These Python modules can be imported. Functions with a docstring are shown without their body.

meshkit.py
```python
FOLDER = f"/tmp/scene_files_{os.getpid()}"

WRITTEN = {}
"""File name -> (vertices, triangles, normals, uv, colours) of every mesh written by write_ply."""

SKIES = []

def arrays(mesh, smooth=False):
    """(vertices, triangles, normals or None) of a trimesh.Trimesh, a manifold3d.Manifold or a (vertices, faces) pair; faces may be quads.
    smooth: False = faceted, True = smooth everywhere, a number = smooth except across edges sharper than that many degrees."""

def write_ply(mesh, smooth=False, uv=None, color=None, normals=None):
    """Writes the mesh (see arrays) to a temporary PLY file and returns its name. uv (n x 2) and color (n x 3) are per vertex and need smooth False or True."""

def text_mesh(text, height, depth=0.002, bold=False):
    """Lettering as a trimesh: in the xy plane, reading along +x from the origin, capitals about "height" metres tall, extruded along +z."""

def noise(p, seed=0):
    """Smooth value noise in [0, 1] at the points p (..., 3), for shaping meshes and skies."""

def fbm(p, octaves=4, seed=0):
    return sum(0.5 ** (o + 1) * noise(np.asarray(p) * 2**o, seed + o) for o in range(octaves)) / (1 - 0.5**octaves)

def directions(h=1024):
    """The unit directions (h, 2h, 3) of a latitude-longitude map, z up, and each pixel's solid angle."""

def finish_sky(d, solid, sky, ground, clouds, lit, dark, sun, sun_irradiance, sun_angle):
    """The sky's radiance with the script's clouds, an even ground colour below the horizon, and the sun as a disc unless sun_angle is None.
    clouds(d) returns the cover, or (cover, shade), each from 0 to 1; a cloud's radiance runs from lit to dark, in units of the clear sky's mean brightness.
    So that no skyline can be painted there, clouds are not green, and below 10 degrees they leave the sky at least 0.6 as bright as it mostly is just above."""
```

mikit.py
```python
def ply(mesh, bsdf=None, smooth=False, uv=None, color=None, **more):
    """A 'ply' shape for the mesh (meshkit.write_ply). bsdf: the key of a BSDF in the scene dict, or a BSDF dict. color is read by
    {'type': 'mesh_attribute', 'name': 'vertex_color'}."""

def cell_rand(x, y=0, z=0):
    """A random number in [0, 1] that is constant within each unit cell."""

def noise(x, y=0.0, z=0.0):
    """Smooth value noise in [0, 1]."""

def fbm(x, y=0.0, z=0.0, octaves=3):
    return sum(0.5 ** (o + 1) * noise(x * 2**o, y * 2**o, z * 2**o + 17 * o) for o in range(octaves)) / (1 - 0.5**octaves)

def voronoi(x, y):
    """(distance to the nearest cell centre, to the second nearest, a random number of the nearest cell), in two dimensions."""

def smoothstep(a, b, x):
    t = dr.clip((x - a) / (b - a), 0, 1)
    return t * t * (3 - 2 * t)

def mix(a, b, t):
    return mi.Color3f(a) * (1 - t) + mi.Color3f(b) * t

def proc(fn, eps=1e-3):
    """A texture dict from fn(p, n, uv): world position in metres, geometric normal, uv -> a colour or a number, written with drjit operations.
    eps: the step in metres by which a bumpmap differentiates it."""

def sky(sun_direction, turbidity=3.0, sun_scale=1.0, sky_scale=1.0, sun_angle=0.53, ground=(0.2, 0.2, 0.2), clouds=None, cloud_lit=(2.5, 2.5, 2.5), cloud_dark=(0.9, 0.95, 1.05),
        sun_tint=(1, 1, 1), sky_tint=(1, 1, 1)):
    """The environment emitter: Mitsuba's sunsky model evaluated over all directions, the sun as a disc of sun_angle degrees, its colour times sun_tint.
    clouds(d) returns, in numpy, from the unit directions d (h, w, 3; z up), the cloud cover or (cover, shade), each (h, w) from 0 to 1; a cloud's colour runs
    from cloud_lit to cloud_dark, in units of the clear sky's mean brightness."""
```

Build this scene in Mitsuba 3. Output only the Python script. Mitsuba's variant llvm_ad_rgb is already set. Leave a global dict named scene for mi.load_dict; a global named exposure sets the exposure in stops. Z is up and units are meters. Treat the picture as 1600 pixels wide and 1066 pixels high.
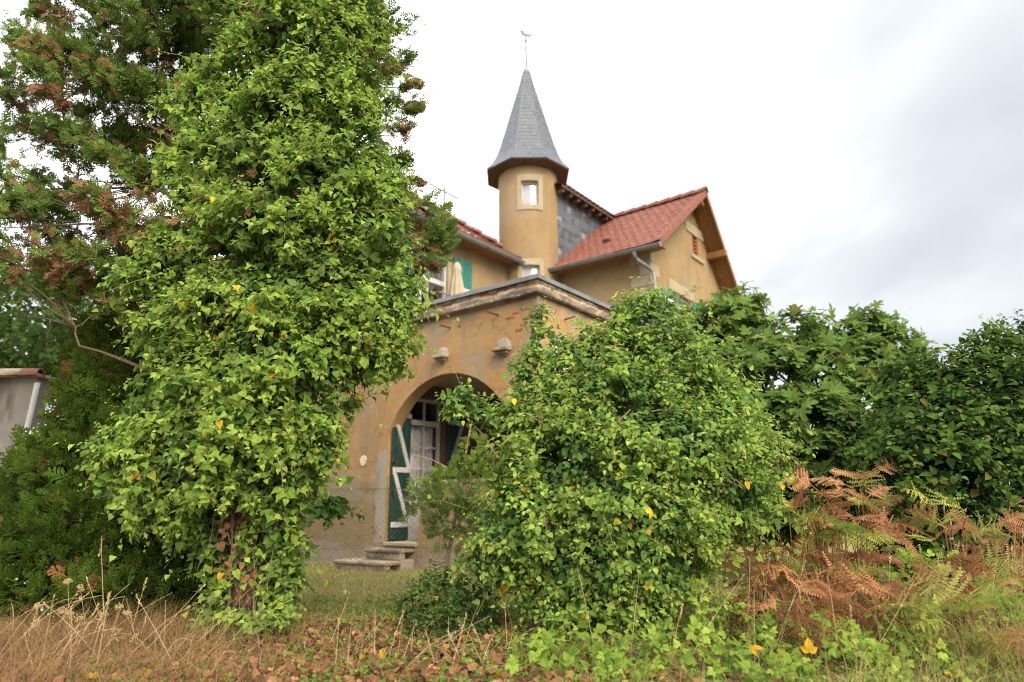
import math, random
import numpy as np, trimesh, shapely, shapely.affinity, drjit as dr, mitsuba as mi
from shapely.geometry import Polygon
import mikit
from meshkit import noise as vnoise, fbm as vfbm
rng = np.random.default_rng(7)
T = mi.ScalarTransform4f
# ------------------------------------------------------------------ camera, sky, exposure
FOC, PITCH, ROLL, AZ = 1067.0, math.radians(13.84), math.radians(-0.387), math.radians(37.63)
EYE = np.array([0, 0, 1.6])
_F = np.array([0, math.cos(PITCH), math.sin(PITCH)])
_U0 = np.array([0, -math.sin(PITCH), math.cos(PITCH)])
_R0 = np.array([1.0, 0, 0])
_R = _R0 * math.cos(ROLL) + _U0 * math.sin(ROLL)
_U = -_R0 * math.sin(ROLL) + _U0 * math.cos(ROLL)
scene, labels = {'type': 'scene'}, {}
scene['camera'] = {'type': 'thinlens', 'fov': math.degrees(2 * math.atan(800 / FOC)), 'fov_axis': 'x', 'near_clip': 0.05, 'far_clip': 3000.0,
                   'aperture_radius': 0.019, 'focus_distance': 6.9,
                   'to_world': T().look_at(origin=EYE.tolist(), target=(EYE + _F).tolist(), up=_U.tolist())}
exposure = 3.55


def cloud(d):
    az = np.arctan2(d[..., 0], d[..., 1])
    el = np.arcsin(np.clip(d[..., 2], 0, 1))
    q = np.stack([d[..., 0] / (d[..., 2] + .25) * 1.6, d[..., 1] / (d[..., 2] + .25) * 1.6, d[..., 2] * 0], -1)
    n = vfbm(q + 3.7, 5, 11)
    st = vfbm(np.stack([az * 2.2 + el * 2.0, el * 7 - az * 3.2, az * 0], -1) + 9.1, 5, 5)
    bank = 1 / (1 + np.exp(-(az - 0.24 + (st - .5) * .5) / 0.09)) * (1 / (1 + np.exp((az - 1.5) / .25)))
    s = .2 + .34 * (n - .5) + bank * (.72 + .22 * (st - .5))
    s = s - .35 * np.sin(el) ** 2
    return np.ones(d.shape[:2]), np.clip(s, 0, 1)


scene['sky'] = mikit.sky((0.34, -0.72, 0.62), turbidity=3, sun_scale=0.36, sun_angle=40, clouds=cloud,
                         cloud_lit=(2.7, 2.7, 2.72), cloud_dark=(.485, .54, .61), ground=(.16, .15, .1))

# ------------------------------------------------------------------ helpers
E1 = np.array([math.sin(AZ), math.cos(AZ), 0]); E2 = np.array([-math.cos(AZ), math.sin(AZ), 0]); EZ = np.array([0, 0, 1.0])
CORNER = np.array([0.4137, 10.6, 0.0])            # outer corner of the terrace, house frame (s along E2, t along E1, z up)


def Wd(v):
    v = np.asarray(v, float)
    return CORNER + v[..., :1] * E2 + v[..., 1:2] * E1 + v[..., 2:3] * EZ


def at(px, py, Y):                                # a point of the garden at depth Y
    d = _F + _R * (px - 800) / FOC + _U * (533 - py) / FOC
    return EYE + d * (Y / d[1])


def taken(key):
    if key not in scene and key not in labels:
        return key
    i = COUNT.get(key, 0)
    while True:
        i += 1
        k = f'{key}_{i:03d}'
        if k not in scene and k not in labels:
            COUNT[key] = i
            return k


COUNT = {}


def thing(name, label, cat, group=None, kind=None):
    k = taken(name)
    labels[k] = {'label': label, 'category': cat}
    if group: labels[k]['group'] = group
    if kind: labels[k]['kind'] = kind
    return k


def put(name, mesh, mat, parent=None, smooth=False, color=None, label=None, kind=None, house=False):
    k = taken(name if parent is None else parent + '__' + name)
    if hasattr(mesh, 'vertices'): v, f = np.array(mesh.vertices), np.array(mesh.faces)
    else: v, f = np.asarray(mesh[0], float), np.asarray(mesh[1])
    if f.shape[1] == 4: f = np.vstack([f[:, [0, 1, 2]], f[:, [0, 2, 3]]])
    if house:
        v = Wd(v); f = f[:, ::-1]
    scene[k] = mikit.ply((v, f), mat, smooth=smooth, color=color)
    if label or kind:
        labels.setdefault(k, {})
        if label: labels[k]['label'] = label
        if kind: labels[k]['kind'] = kind
    return k


def join(parts):
    V, Fs, n = [], [], 0
    for m in parts:
        v, f = (np.asarray(m.vertices), np.asarray(m.faces)) if hasattr(m, 'vertices') else (np.asarray(m[0]), np.asarray(m[1]))
        if f.shape[1] == 4: f = np.vstack([f[:, [0, 1, 2]], f[:, [0, 2, 3]]])
        V.append(v); Fs.append(f + n); n += len(v)
    return np.vstack(V), np.vstack(Fs)


def bx(a0, a1, b0, b1, c0, c1, ch=0.0, jit=0.0):
    """a box; ch chamfers its edges; jit makes it uneven"""
    a0, a1 = min(a0, a1), max(a0, a1); b0, b1 = min(b0, b1), max(b0, b1); c0, c1 = min(c0, c1), max(c0, c1)
    if ch <= 0:
        v = np.array([[a, b, c] for a in (a0, a1) for b in (b0, b1) for c in (c0, c1)], float)
        if jit: v = v + rng.normal(0, jit, v.shape)
        return v, np.array([[0, 1, 3], [0, 3, 2], [4, 6, 7], [4, 7, 5], [0, 4, 5], [0, 5, 1], [2, 3, 7], [2, 7, 6], [0, 2, 6], [0, 6, 4], [1, 5, 7], [1, 7, 3]])
    ch = min(ch, .45 * (a1 - a0), .45 * (b1 - b0), .45 * (c1 - c0))
    pts = []
    for a, ia in ((a0, 1), (a1, -1)):
        for b, ib in ((b0, 1), (b1, -1)):
            for c, ic in ((c0, 1), (c1, -1)):
                j = rng.normal(0, jit, 3) if jit else 0
                pts += [np.array([a + ia * ch, b + ib * ch, c]) + j, np.array([a + ia * ch, b, c + ic * ch]) + j, np.array([a, b + ib * ch, c + ic * ch]) + j]
    m = trimesh.convex.convex_hull(np.array(pts))
    return np.array(m.vertices), np.array(m.faces)


def tube(pts, rad, sides=6, cap=True):
    p = np.asarray(pts, float)
    r = np.broadcast_to(np.asarray(rad, float), (len(p),))
    t = np.gradient(p, axis=0); t /= np.linalg.norm(t, axis=1, keepdims=True) + 1e-12
    a = np.cross(t, np.where(np.abs(t[:, 2:]) < .9, [0, 0, 1.0], [1.0, 0, 0])); a /= np.linalg.norm(a, axis=1, keepdims=True) + 1e-12
    b = np.cross(t, a); g = np.arange(sides) * 2 * np.pi / sides
    v = (p[:, None] + r[:, None, None] * (np.cos(g)[None, :, None] * a[:, None] + np.sin(g)[None, :, None] * b[:, None])).reshape(-1, 3)
    i, j = np.meshgrid(np.arange(len(p) - 1), np.arange(sides), indexing='ij')
    q = np.stack([i * sides + j, i * sides + (j + 1) % sides, (i + 1) * sides + (j + 1) % sides, (i + 1) * sides + j], -1).reshape(-1, 4)
    f = np.vstack([q[:, [0, 1, 2]], q[:, [0, 2, 3]]])
    if cap:
        n = len(v); v = np.vstack([v, p[:1], p[-1:]])
        k = np.arange(sides); k2 = (k + 1) % sides
        f = np.vstack([f, np.stack([k2, k, k * 0 + n], 1), np.stack([(len(p) - 1) * sides + k, (len(p) - 1) * sides + k2, k * 0 + n + 1], 1)])
    return v, f


def unit(v):
    v = np.asarray(v, float)
    return v / (np.linalg.norm(v, axis=-1, keepdims=True) + 1e-12)


def wall_s(poly, s0, s1):
    """polygon in (t, z) made a slab between s0 and s1"""
    m = trimesh.creation.extrude_polygon(poly, abs(s1 - s0), engine='earcut'); v = np.array(m.vertices)
    return np.stack([min(s0, s1) + v[:, 2], v[:, 0], v[:, 1]], 1), np.array(m.faces)


def wall_t(poly, t0, t1):
    """polygon in (s, z) made a slab between t0 and t1"""
    m = trimesh.creation.extrude_polygon(poly, abs(t1 - t0), engine='earcut'); v = np.array(m.vertices)
    return np.stack([v[:, 0], min(t0, t1) + v[:, 2], v[:, 1]], 1), np.array(m.faces)[:, ::-1]


def rect(a0, a1, b0, b1): return Polygon([(a0, b0), (a1, b0), (a1, b1), (a0, b1)])


DIM = .84


def toned(fn): return mikit.proc(lambda p, n, uv: mi.Color3f(fn(p, n, uv)) * DIM)


# ------------------------------------------------------------------ materials
def rgb(c): return {'type': 'rgb', 'value': list(c)}


def mat(key, col, rough=.6, spec=.4, **k):
    scene[key] = {'type': 'twosided', 'bsdf': {'type': 'principled', 'base_color': rgb(col) if isinstance(col, (tuple, list)) else col, 'roughness': rough, 'specular': spec, **k}}


def bump(key, col, height, scale, rough=.85, spec=.25):
    scene[key] = {'type': 'twosided', 'bsdf': {'type': 'bumpmap', 'arbitrary': height, 'scale': scale,
                  'bsdf': {'type': 'principled', 'base_color': col, 'roughness': rough, 'specular': spec}}}


def plaster_col(p, n, uv):
    a = mikit.fbm(p.x * .9, p.y * .9, p.z * .9, 4)
    b = mikit.fbm(p.x * 5, p.y * 5, p.z * 2.2, 3)
    c = mikit.fbm(p.x * 2.6 + 7, p.y * 2.6, p.z * .55, 3)            # runs of rain
    base = mikit.mix((.285, .20, .10), (.315, .235, .13), mikit.smoothstep(.3, .7, a))
    base = mikit.mix(base, (.26, .165, .08), mikit.smoothstep(.52, .78, b) * .5)
    base = mikit.mix(base, (.215, .165, .105), mikit.smoothstep(.54, .72, c) * .5)
    d = mikit.fbm(p.x * 1.7 + 31, p.y * 1.7, p.z * 1.7, 4)
    base = mikit.mix(base, (.27, .22, .155), mikit.smoothstep(.60, .64, d) * .4)          # patched places
    return mikit.mix(base, (.16, .125, .085), (1 - mikit.smoothstep(.0, .016, dr.abs(d - .43) + .02 * dr.abs(b - .5))) * .35)   # hair cracks


def old_plaster_col(p, n, uv):
    a = mikit.fbm(p.x * 1.2 + 4, p.y * 1.2, p.z * 1.2, 4)
    b = mikit.fbm(p.x * 6, p.y * 6, p.z * 6, 3)
    c = mikit.fbm(p.x * 4.5 + 7, p.y * 4.5, p.z * .6, 3)
    base = mikit.mix((.37, .235, .112), (.41, .275, .14), mikit.smoothstep(.35, .65, a))
    base = mikit.mix(base, (.26, .21, .15), mikit.smoothstep(.56, .72, c) * .5)
    base = mikit.mix(base, (.42, .21, .10), mikit.smoothstep(.5, .72, b) * .6)
    # the render has gone below a ragged line: coarse sandy coat, cement at the foot
    e = p.z + (a - .5) * .9 + (b - .5) * .35
    base = mikit.mix(mikit.mix((.235, .175, .09), (.29, .22, .12), b), base, mikit.smoothstep(2.12, 2.3, e))
    base = mikit.mix(mikit.mix((.26, .21, .165), (.33, .27, .215), b), base, mikit.smoothstep(.98, 1.06, e))
    d = mikit.fbm(p.x * 1.5 + 11, p.y * 1.5, p.z * 1.5, 4)
    base = mikit.mix(base, (.31, .27, .21), mikit.smoothstep(.585, .62, d) * .55)            # grey mended places
    base = mikit.mix(base, (.14, .105, .075), (1 - mikit.smoothstep(.0, .015, dr.abs(d - .44) + .02 * dr.abs(b - .5))) * .45)   # hair cracks
    base = mikit.mix(base, (.2, .17, .14), mikit.smoothstep(4.72, 5.02, p.z + (c - .5) * .9) * .5)
    return base


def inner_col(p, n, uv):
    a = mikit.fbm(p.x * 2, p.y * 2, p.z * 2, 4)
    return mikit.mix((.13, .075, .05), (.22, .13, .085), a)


def rough_h(p, n, uv): return mikit.fbm(p.x * 14, p.y * 14, p.z * 14, 3) + .6 * mikit.fbm(p.x * 2.1, p.y * 2.1, p.z * 2.1, 2)


def stone_col(p, n, uv):
    a = mikit.fbm(p.x * 3, p.y * 3, p.z * 3, 3)
    b = mikit.fbm(p.x * 14, p.y * 14, p.z * 14, 3)
    return mikit.mix(mikit.mix((.32, .27, .185), (.38, .33, .235), a), (.26, .21, .145), mikit.smoothstep(.6, .8, b) * .5)


def weathered_col(p, n, uv):
    a = mikit.fbm(p.x * 2.4 + 3, p.y * 2.4, p.z * 5, 4)
    b = mikit.fbm(p.x * 9, p.y * 9, p.z * 9, 3)
    c = mikit.mix((.30, .24, .175), (.15, .125, .10), mikit.smoothstep(.46, .62, a))
    c = mikit.mix(c, (.40, .34, .275), mikit.smoothstep(.56, .68, b) * .7)
    return c


def pale_col(p, n, uv):
    b = mikit.fbm(p.x * 9 + 5, p.y * 9, p.z * 9, 3)
    a = mikit.fbm(p.x * 2.4 + 3, p.y * 2.4, p.z * 5, 3)
    return mikit.mix(mikit.mix((.47, .41, .32), (.30, .245, .17), mikit.smoothstep(.5, .7, b)), (.42, .2, .12), mikit.smoothstep(.56, .7, a) * .6)


def tile_fn(c0, c1, k):
    def fn(p, n, uv):
        a = mikit.fbm(p.x * 3 + k, p.y * 3, p.z * 3, 3); b = mikit.fbm(p.x * 22 + k, p.y * 22, p.z * 22, 2)
        c = mikit.mix(c0, c1, a)
        return mikit.mix(c, (.16, .13, .1), mikit.smoothstep(.64, .8, b) * .35)
    return fn


def slate_fn(c0, c1, k):
    def fn(p, n, uv):
        return mikit.mix(c0, c1, mikit.fbm(p.x * 6 + k, p.y * 6, p.z * 3, 3))
    return fn


def paint_fn(c0, c1, k):
    def fn(p, n, uv):
        return mikit.mix(c0, c1, mikit.smoothstep(.45, .75, mikit.fbm(p.x * 6 + k, p.y * 6, p.z * 2.5, 4)))
    return fn


bump('plaster', toned(plaster_col), mikit.proc(rough_h, .01), .012)
bump('old_plaster', toned(old_plaster_col), mikit.proc(rough_h, .01), .009)
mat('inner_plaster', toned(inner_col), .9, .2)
mat('ceiling', (.32, .27, .22), .9, .2)
bump('stone', toned(stone_col), mikit.proc(rough_h, .01), .01)
bump('weathered', toned(weathered_col), mikit.proc(rough_h, .01), .03)
mat('pale_brick', toned(pale_col), .9, .2)
mat('brick', toned(tile_fn((.30, .115, .06), (.36, .16, .09), 3)), .9, .2)
mat('brick_dark', toned(tile_fn((.27, .12, .07), (.33, .2, .13), 8)), .9, .2)
TILES = []
for i, (a, b) in enumerate((((.20, .075, .054), (.225, .092, .068)), ((.185, .067, .048), (.21, .083, .06)), ((.215, .087, .064), (.235, .10, .075)), ((.16, .062, .046), (.19, .077, .057)))):
    mat(f'tile{i}', toned(tile_fn(a, b, 5 * i)), .75, .3); TILES.append(f'tile{i}')
SLATES = []
for i, (a, b) in enumerate((((.092, .110, .138), (.110, .128, .157)), ((.082, .099, .125), (.102, .119, .147)), ((.103, .121, .150), (.119, .137, .167)))):
    mat(f'slate{i}', toned(slate_fn(a, b, 7 * i)), .5, .5); SLATES.append(f'slate{i}')
mat('slate_pale', (.2, .205, .215), .5, .5)
mat('slate_dark', (.06, .064, .072), .5, .5)
mat('white_paint', toned(paint_fn((.52, .52, .53), (.42, .42, .42), 2)), .45, .45)
mat('green_paint', toned(paint_fn((.007, .040, .029), (.018, .066, .05), 6)), .5, .4)
mat('teal_paint', toned(paint_fn((.02, .17, .145), (.035, .2, .172), 6)), .5, .4)
mat('zinc', toned(paint_fn((.23, .24, .25), (.17, .175, .18), 4)), .42, .5, metallic=.35)
mat('grey_stone', toned(paint_fn((.30, .28, .26), (.2, .185, .17), 14)), .85, .3)
mat('vane_grey', (.11, .12, .13), .5, .4)
mat('iron', (.05, .045, .04), .6, .4, metallic=.3)
mat('timber', toned(paint_fn((.25, .12, .042), (.2, .092, .032), 9)), .6, .35)
mat('limb_bark', (.085, .062, .045), .9, .2)
mat('dark_timber', toned(paint_fn((.12, .075, .045), (.08, .05, .03), 9)), .75, .3)
mat('curtain', toned(paint_fn((.62, .62, .64), (.5, .5, .53), 23)), .9, .2)
mat('grey_blind', (.30, .30, .32), .9, .2)
mat('dark_room', (.03, .027, .025), .9, .2)
mat('canvas', toned(paint_fn((.42, .37, .275), (.36, .31, .225), 31)), .85, .2)
mat('patch_white', toned(paint_fn((.72, .66, .55), (.6, .54, .44), 33)), .9, .2)  # white of the two raised wall patches
mat('cement', toned(paint_fn((.36, .32, .27), (.27, .235, .2), 17)), .9, .2)
mat('wire', (.085, .085, .08), .6, .4, metallic=.2)
mat('post_green', (.03, .12, .11), .5, .4)
mat('bark', toned(lambda p, n, uv: mikit.mix((.13, .09, .06), (.30, .24, .18), mikit.fbm(p.x * 24, p.y * 24, p.z * 5, 3))), .9, .2)
scene['glass'] = {'type': 'thindielectric', 'int_ior': 1.5}
scene['leaf'] = {'type': 'principledthin', 'base_color': {'type': 'mesh_attribute', 'name': 'vertex_color'}, 'roughness': .58, 'diff_trans': .95, 'eta': 1.35, 'spec_trans': 0.0}
scene['dull_leaf'] = {'type': 'principledthin', 'base_color': {'type': 'mesh_attribute', 'name': 'vertex_color'}, 'roughness': .8, 'diff_trans': .7, 'eta': 1.3, 'spec_trans': 0.0}


# ------------------------------------------------------------------ the ground
def ground_z(x, y):
    x, y = np.asarray(x, float), np.asarray(y, float)
    b = .66 * (1 - np.exp(-np.clip(y - 1.5, 0, None) / 4.2))
    q = np.stack([x * 1.3, y * 1.3, x * 0], -1)
    near = np.exp(-((x ** 2 + (y - 7) ** 2) / 400))
    return b + (vfbm(q, 3, 3) - .5) * .09 * near


def ground_col(p, n, uv):
    a = mikit.fbm(p.x * 1.1, p.y * 1.1, 0, 4); b = mikit.fbm(p.x * 9, p.y * 9, 0, 3)
    c = mikit.mix((.14, .10, .06), (.22, .15, .08), b)
    g = mikit.mix((.10, .12, .035), (.20, .17, .075), b)
    lawn = mikit.smoothstep(7.0, 8.2, p.y + (a - .5) * 2)
    return mikit.mix(c, g, dr.clip(lawn + mikit.smoothstep(.5, .65, a) * .6, 0, 1))


def axis(lo, hi, step, far, n):
    core = np.arange(lo, hi, step)
    g = np.geomspace(step, far, n)
    return np.concatenate([lo - g[::-1], core, core[-1] + g])


gx, gy = axis(-7, 8, .12, 900, 30), axis(2.5, 13, .12, 900, 30)
GX, GY = np.meshgrid(gx, gy, indexing='ij')
gv = np.stack([GX, GY, ground_z(GX, GY)], -1).reshape(-1, 3)
i, j = np.meshgrid(np.arange(len(gx) - 1), np.arange(len(gy) - 1), indexing='ij')
gq = np.stack([i * len(gy) + j, (i + 1) * len(gy) + j, (i + 1) * len(gy) + j + 1, i * len(gy) + j + 1], -1).reshape(-1, 4)
mat('earth', toned(ground_col), .95, .1)
put('ground', (gv, gq), 'earth', smooth=True)
labels['ground'] = {'label': 'uneven earth of the verge and the dry lawn rising to the house', 'category': 'ground', 'kind': 'structure'}

# ------------------------------------------------------------------ the house
H = thing('villa', 'ochre plastered villa with slate turret, red tiled roofs and arched terrace', 'house')
SW, TR = 3.40, 4.60                              # front of the left wing (s), front of the right wing (t)
GW = 0.17                                        # gable wall of the right wing (s)


def arc(c, half, z0, rise, n=18):
    R = (half ** 2 + rise ** 2) / (2 * rise); zc = z0 + rise - R
    a = math.asin(min(1, half / R)); g = np.linspace(-a, a, n)
    return [(c + R * math.sin(q), zc + R * math.cos(q)) for q in g]


# terrace: arched front, side wall with an unseen arch, floor slab
front = Polygon([(0, .2), (9.2, .2), (9.2, 4.98), (0, 4.98)])
hole = Polygon([(.55, 1.05), (.55, 2.95)] + arc(1.99, 1.44, 2.97, .96) + [(3.43, 2.95), (3.43, 1.05)])
lower = put('terrace_wall', wall_t(front.difference(hole), 0, .28), 'old_plaster', H, house=True, label='peeling ochre terrace front with a wide arch')
side = rect(.28, 4.6, .2, 4.98).difference(Polygon([(.9, 1.9), (.9, 2.95)] + arc(2.4, 1.5, 2.97, .96) + [(3.9, 2.95), (3.9, 1.9)]))  # arch out of view behind the bush, placed to light the porch
put('terrace_side_wall', wall_s(side, 0, .28), 'old_plaster', H, house=True)
put('balustrade', wall_t(Polygon([(.55, .9), (2.62, .9), (2.66, 1.05), (2.60, 1.35), (2.56, 2.02), (.55, 2.02)]), .03, .22), 'old_plaster', H, house=True, label='low plastered wall closing most of the arch')
put('balustrade_cap', bx(.55, 2.6, .0, .25, 2.02, 2.09, .012), 'cement', H, house=True)
put('porch_floor', bx(.28, SW, .28, TR, .75, 1.05), 'cement', H, house=True)
put('porch_ceiling', bx(.28, SW, .28, TR, 4.03, 4.3), 'ceiling', H, house=True)
put('terrace_floor', bx(.28, SW, .28, TR, 4.5, 4.68), 'cement', H, house=True)
# steps
for (s0, s1, t0, t1, z0, z1) in ((2.7, 4.0, -.62, 0, .5, .76), (2.68, 3.55, -.3, 0, .76, .95)):
    st = put('step', bx(s0, s1, t0, t1, .35, z0 + .02), 'cement', H, house=True)
    n = int((s1 - s0) / .22)
    for k in range(n):
        a = s0 + (s1 - s0) * k / n
        put('brick', bx(a + .006, a + (s1 - s0) / n - .006, t0 - .012, t0 + .11, z0 + .02, z1 - .055, .008, .003), 'weathered', st, house=True)
    put('tread', bx(s0 - .02, s1 + .02, t0 - .04, t1, z1 - .055, z1, .012), 'weathered', st, house=True)
put('threshold', bx(2.6, 3.43, -.05, .3, .985, 1.05, .012), 'stone', H, house=True)
# parapet and coping
put('parapet', bx(0.02, SW, .02, .28, 4.98, 5.26), 'pale_brick', H, house=True)
put('parapet', bx(0.02, .28, .281, TR, 4.98, 5.26), 'pale_brick', H, house=True)
cop = put('coping_band', bx(.1, 3.45, -.03, 0.02, 4.96, 4.99), 'weathered', H, house=True, label='dark weathered stone band under the parapet')
s = -.10
while s < 3.4:
    L = rng.uniform(.34, .52); e = min(s + L, 3.45)
    put('coping_stone', bx(s + .004, e - .004, -.10, .05, 4.99, 5.12, .02, .004), 'weathered', cop, house=True); s = e
t = .055
while t < 4.5:
    L = rng.uniform(.34, .52); e = min(t + L, 4.6)
    put('coping_stone', bx(-.10, .05, t + .004, e - .004, 4.99, 5.12, .02, .004), 'weathered', cop, house=True); t = e
brk = put('brick_course', bx(.02, .1, .02, .1, 5.12, 5.26), 'pale_brick', H, house=True)
s = -.035
while s < 3.4:
    L = rng.uniform(.19, .23); e = min(s + L, 3.45)
    for z0 in (5.125, 5.19):
        m = 'brick_dark' if rng.random() < .12 else ('brick' if rng.random() < .10 else 'pale_brick')
        put('brick', bx(s + .005, e - .005, -.035 + rng.uniform(-.01, .012), .06, z0, z0 + .058, .008, .003), m, brk, house=True)
    s = e
t = .065
while t < 4.5:
    L = rng.uniform(.19, .23); e = min(t + L, 4.6)
    for z0 in (5.125, 5.19):
        m = 'brick_dark' if rng.random() < .15 else ('brick' if rng.random() < .12 else 'pale_brick')
        put('brick', bx(-.035 + rng.uniform(-.01, .012), .06, t + .005, e - .005, z0, z0 + .058, .008, .003), m, brk, house=True)
    t = e
fl = join([bx(-.085, 3.45, -.085, .3, 5.26, 5.275), bx(-.085, .3, .3, TR, 5.26, 5.275), bx(-.085, 3.45, -.089, -.076, 5.235, 5.31), bx(-.089, -.076, -.076, TR, 5.235, 5.31)])
put('zinc_flashing', fl, 'zinc', H, house=True)
# bricks laid bare in the plaster near the corner
bare = put('bare_patch', join([bx(.18, .62, -.0015, .0, 4.42, 4.78)]), 'old_plaster', H, house=True)
for (a, z, L) in ((.36, 4.735, .15), (.46, 4.675, .17), (.20, 4.60, .10), (.23, 4.50, .12), (.29, 4.44, .15), (1.62, 4.73, .11), (.15, 4.78, .19), (.11, 4.66, .08)):
    put('brick', bx(a, a + L, -.009, .02, z, z + .05, .006, .003), 'brick', bare, house=True)
put('cement_patch', wall_t(Polygon([(3.44, 1.05), (3.72, 1.02), (3.70, 1.6), (3.76, 2.2), (3.68, 2.62), (3.5, 2.68), (3.44, 2.6)]), -.006, .0), 'cement', H, house=True, label='grey cement repair beside the door')
for z, a in ((1.2, 3.66), (1.3, 3.7), (1.62, 3.68), (1.95, 3.7), (1.1, 3.5)):
    put('brick', bx(a, a + .08, -.008, .01, z, z + .05, .006, .004), 'brick', bare, house=True)
g = np.linspace(0, 2 * np.pi, 14)[:-1]
put('white_patch', wall_t(Polygon([(4.09 + .085 * math.cos(q) * (1 + .12 * math.sin(3 * q)), 2.51 + .1 * math.sin(q)) for q in g]), -.02, 0), 'patch_white', H, house=True, label='small white blob on the plaster left of the arch')
put('white_patch', wall_s(Polygon([(.36, 3.72), (.72, 3.66), (.88, 3.95), (.80, 4.12), (.95, 4.26), (.7, 4.2), (.42, 4.28), (.34, 4.0)]), -.008, 0), 'patch_white', H, house=True, label='white plaster patch on the side of the terrace')


def dome(c, z, R, on):
    """half-round hood on a little stone ledge"""
    u = np.linspace(0, np.pi, 15); w = np.linspace(0, np.pi / 2, 7)
    U, Vv = np.meshgrid(u, w, indexing='ij')
    a = c + R * np.cos(U) * np.sin(Vv * .999 + .001); zz = z + R * 1.15 * np.sin(U) * np.sin(Vv); o = -R * .55 * np.cos(Vv)
    v = np.stack([a, o, zz], -1) if on == 't' else np.stack([o, a, zz], -1)
    n = len(w); i, j = np.meshgrid(np.arange(len(u) - 1), np.arange(n - 1), indexing='ij')
    f = np.stack([i * n + j, (i + 1) * n + j, (i + 1) * n + j + 1, i * n + j + 1], -1).reshape(-1, 4)
    return v.reshape(-1, 3), f


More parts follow.
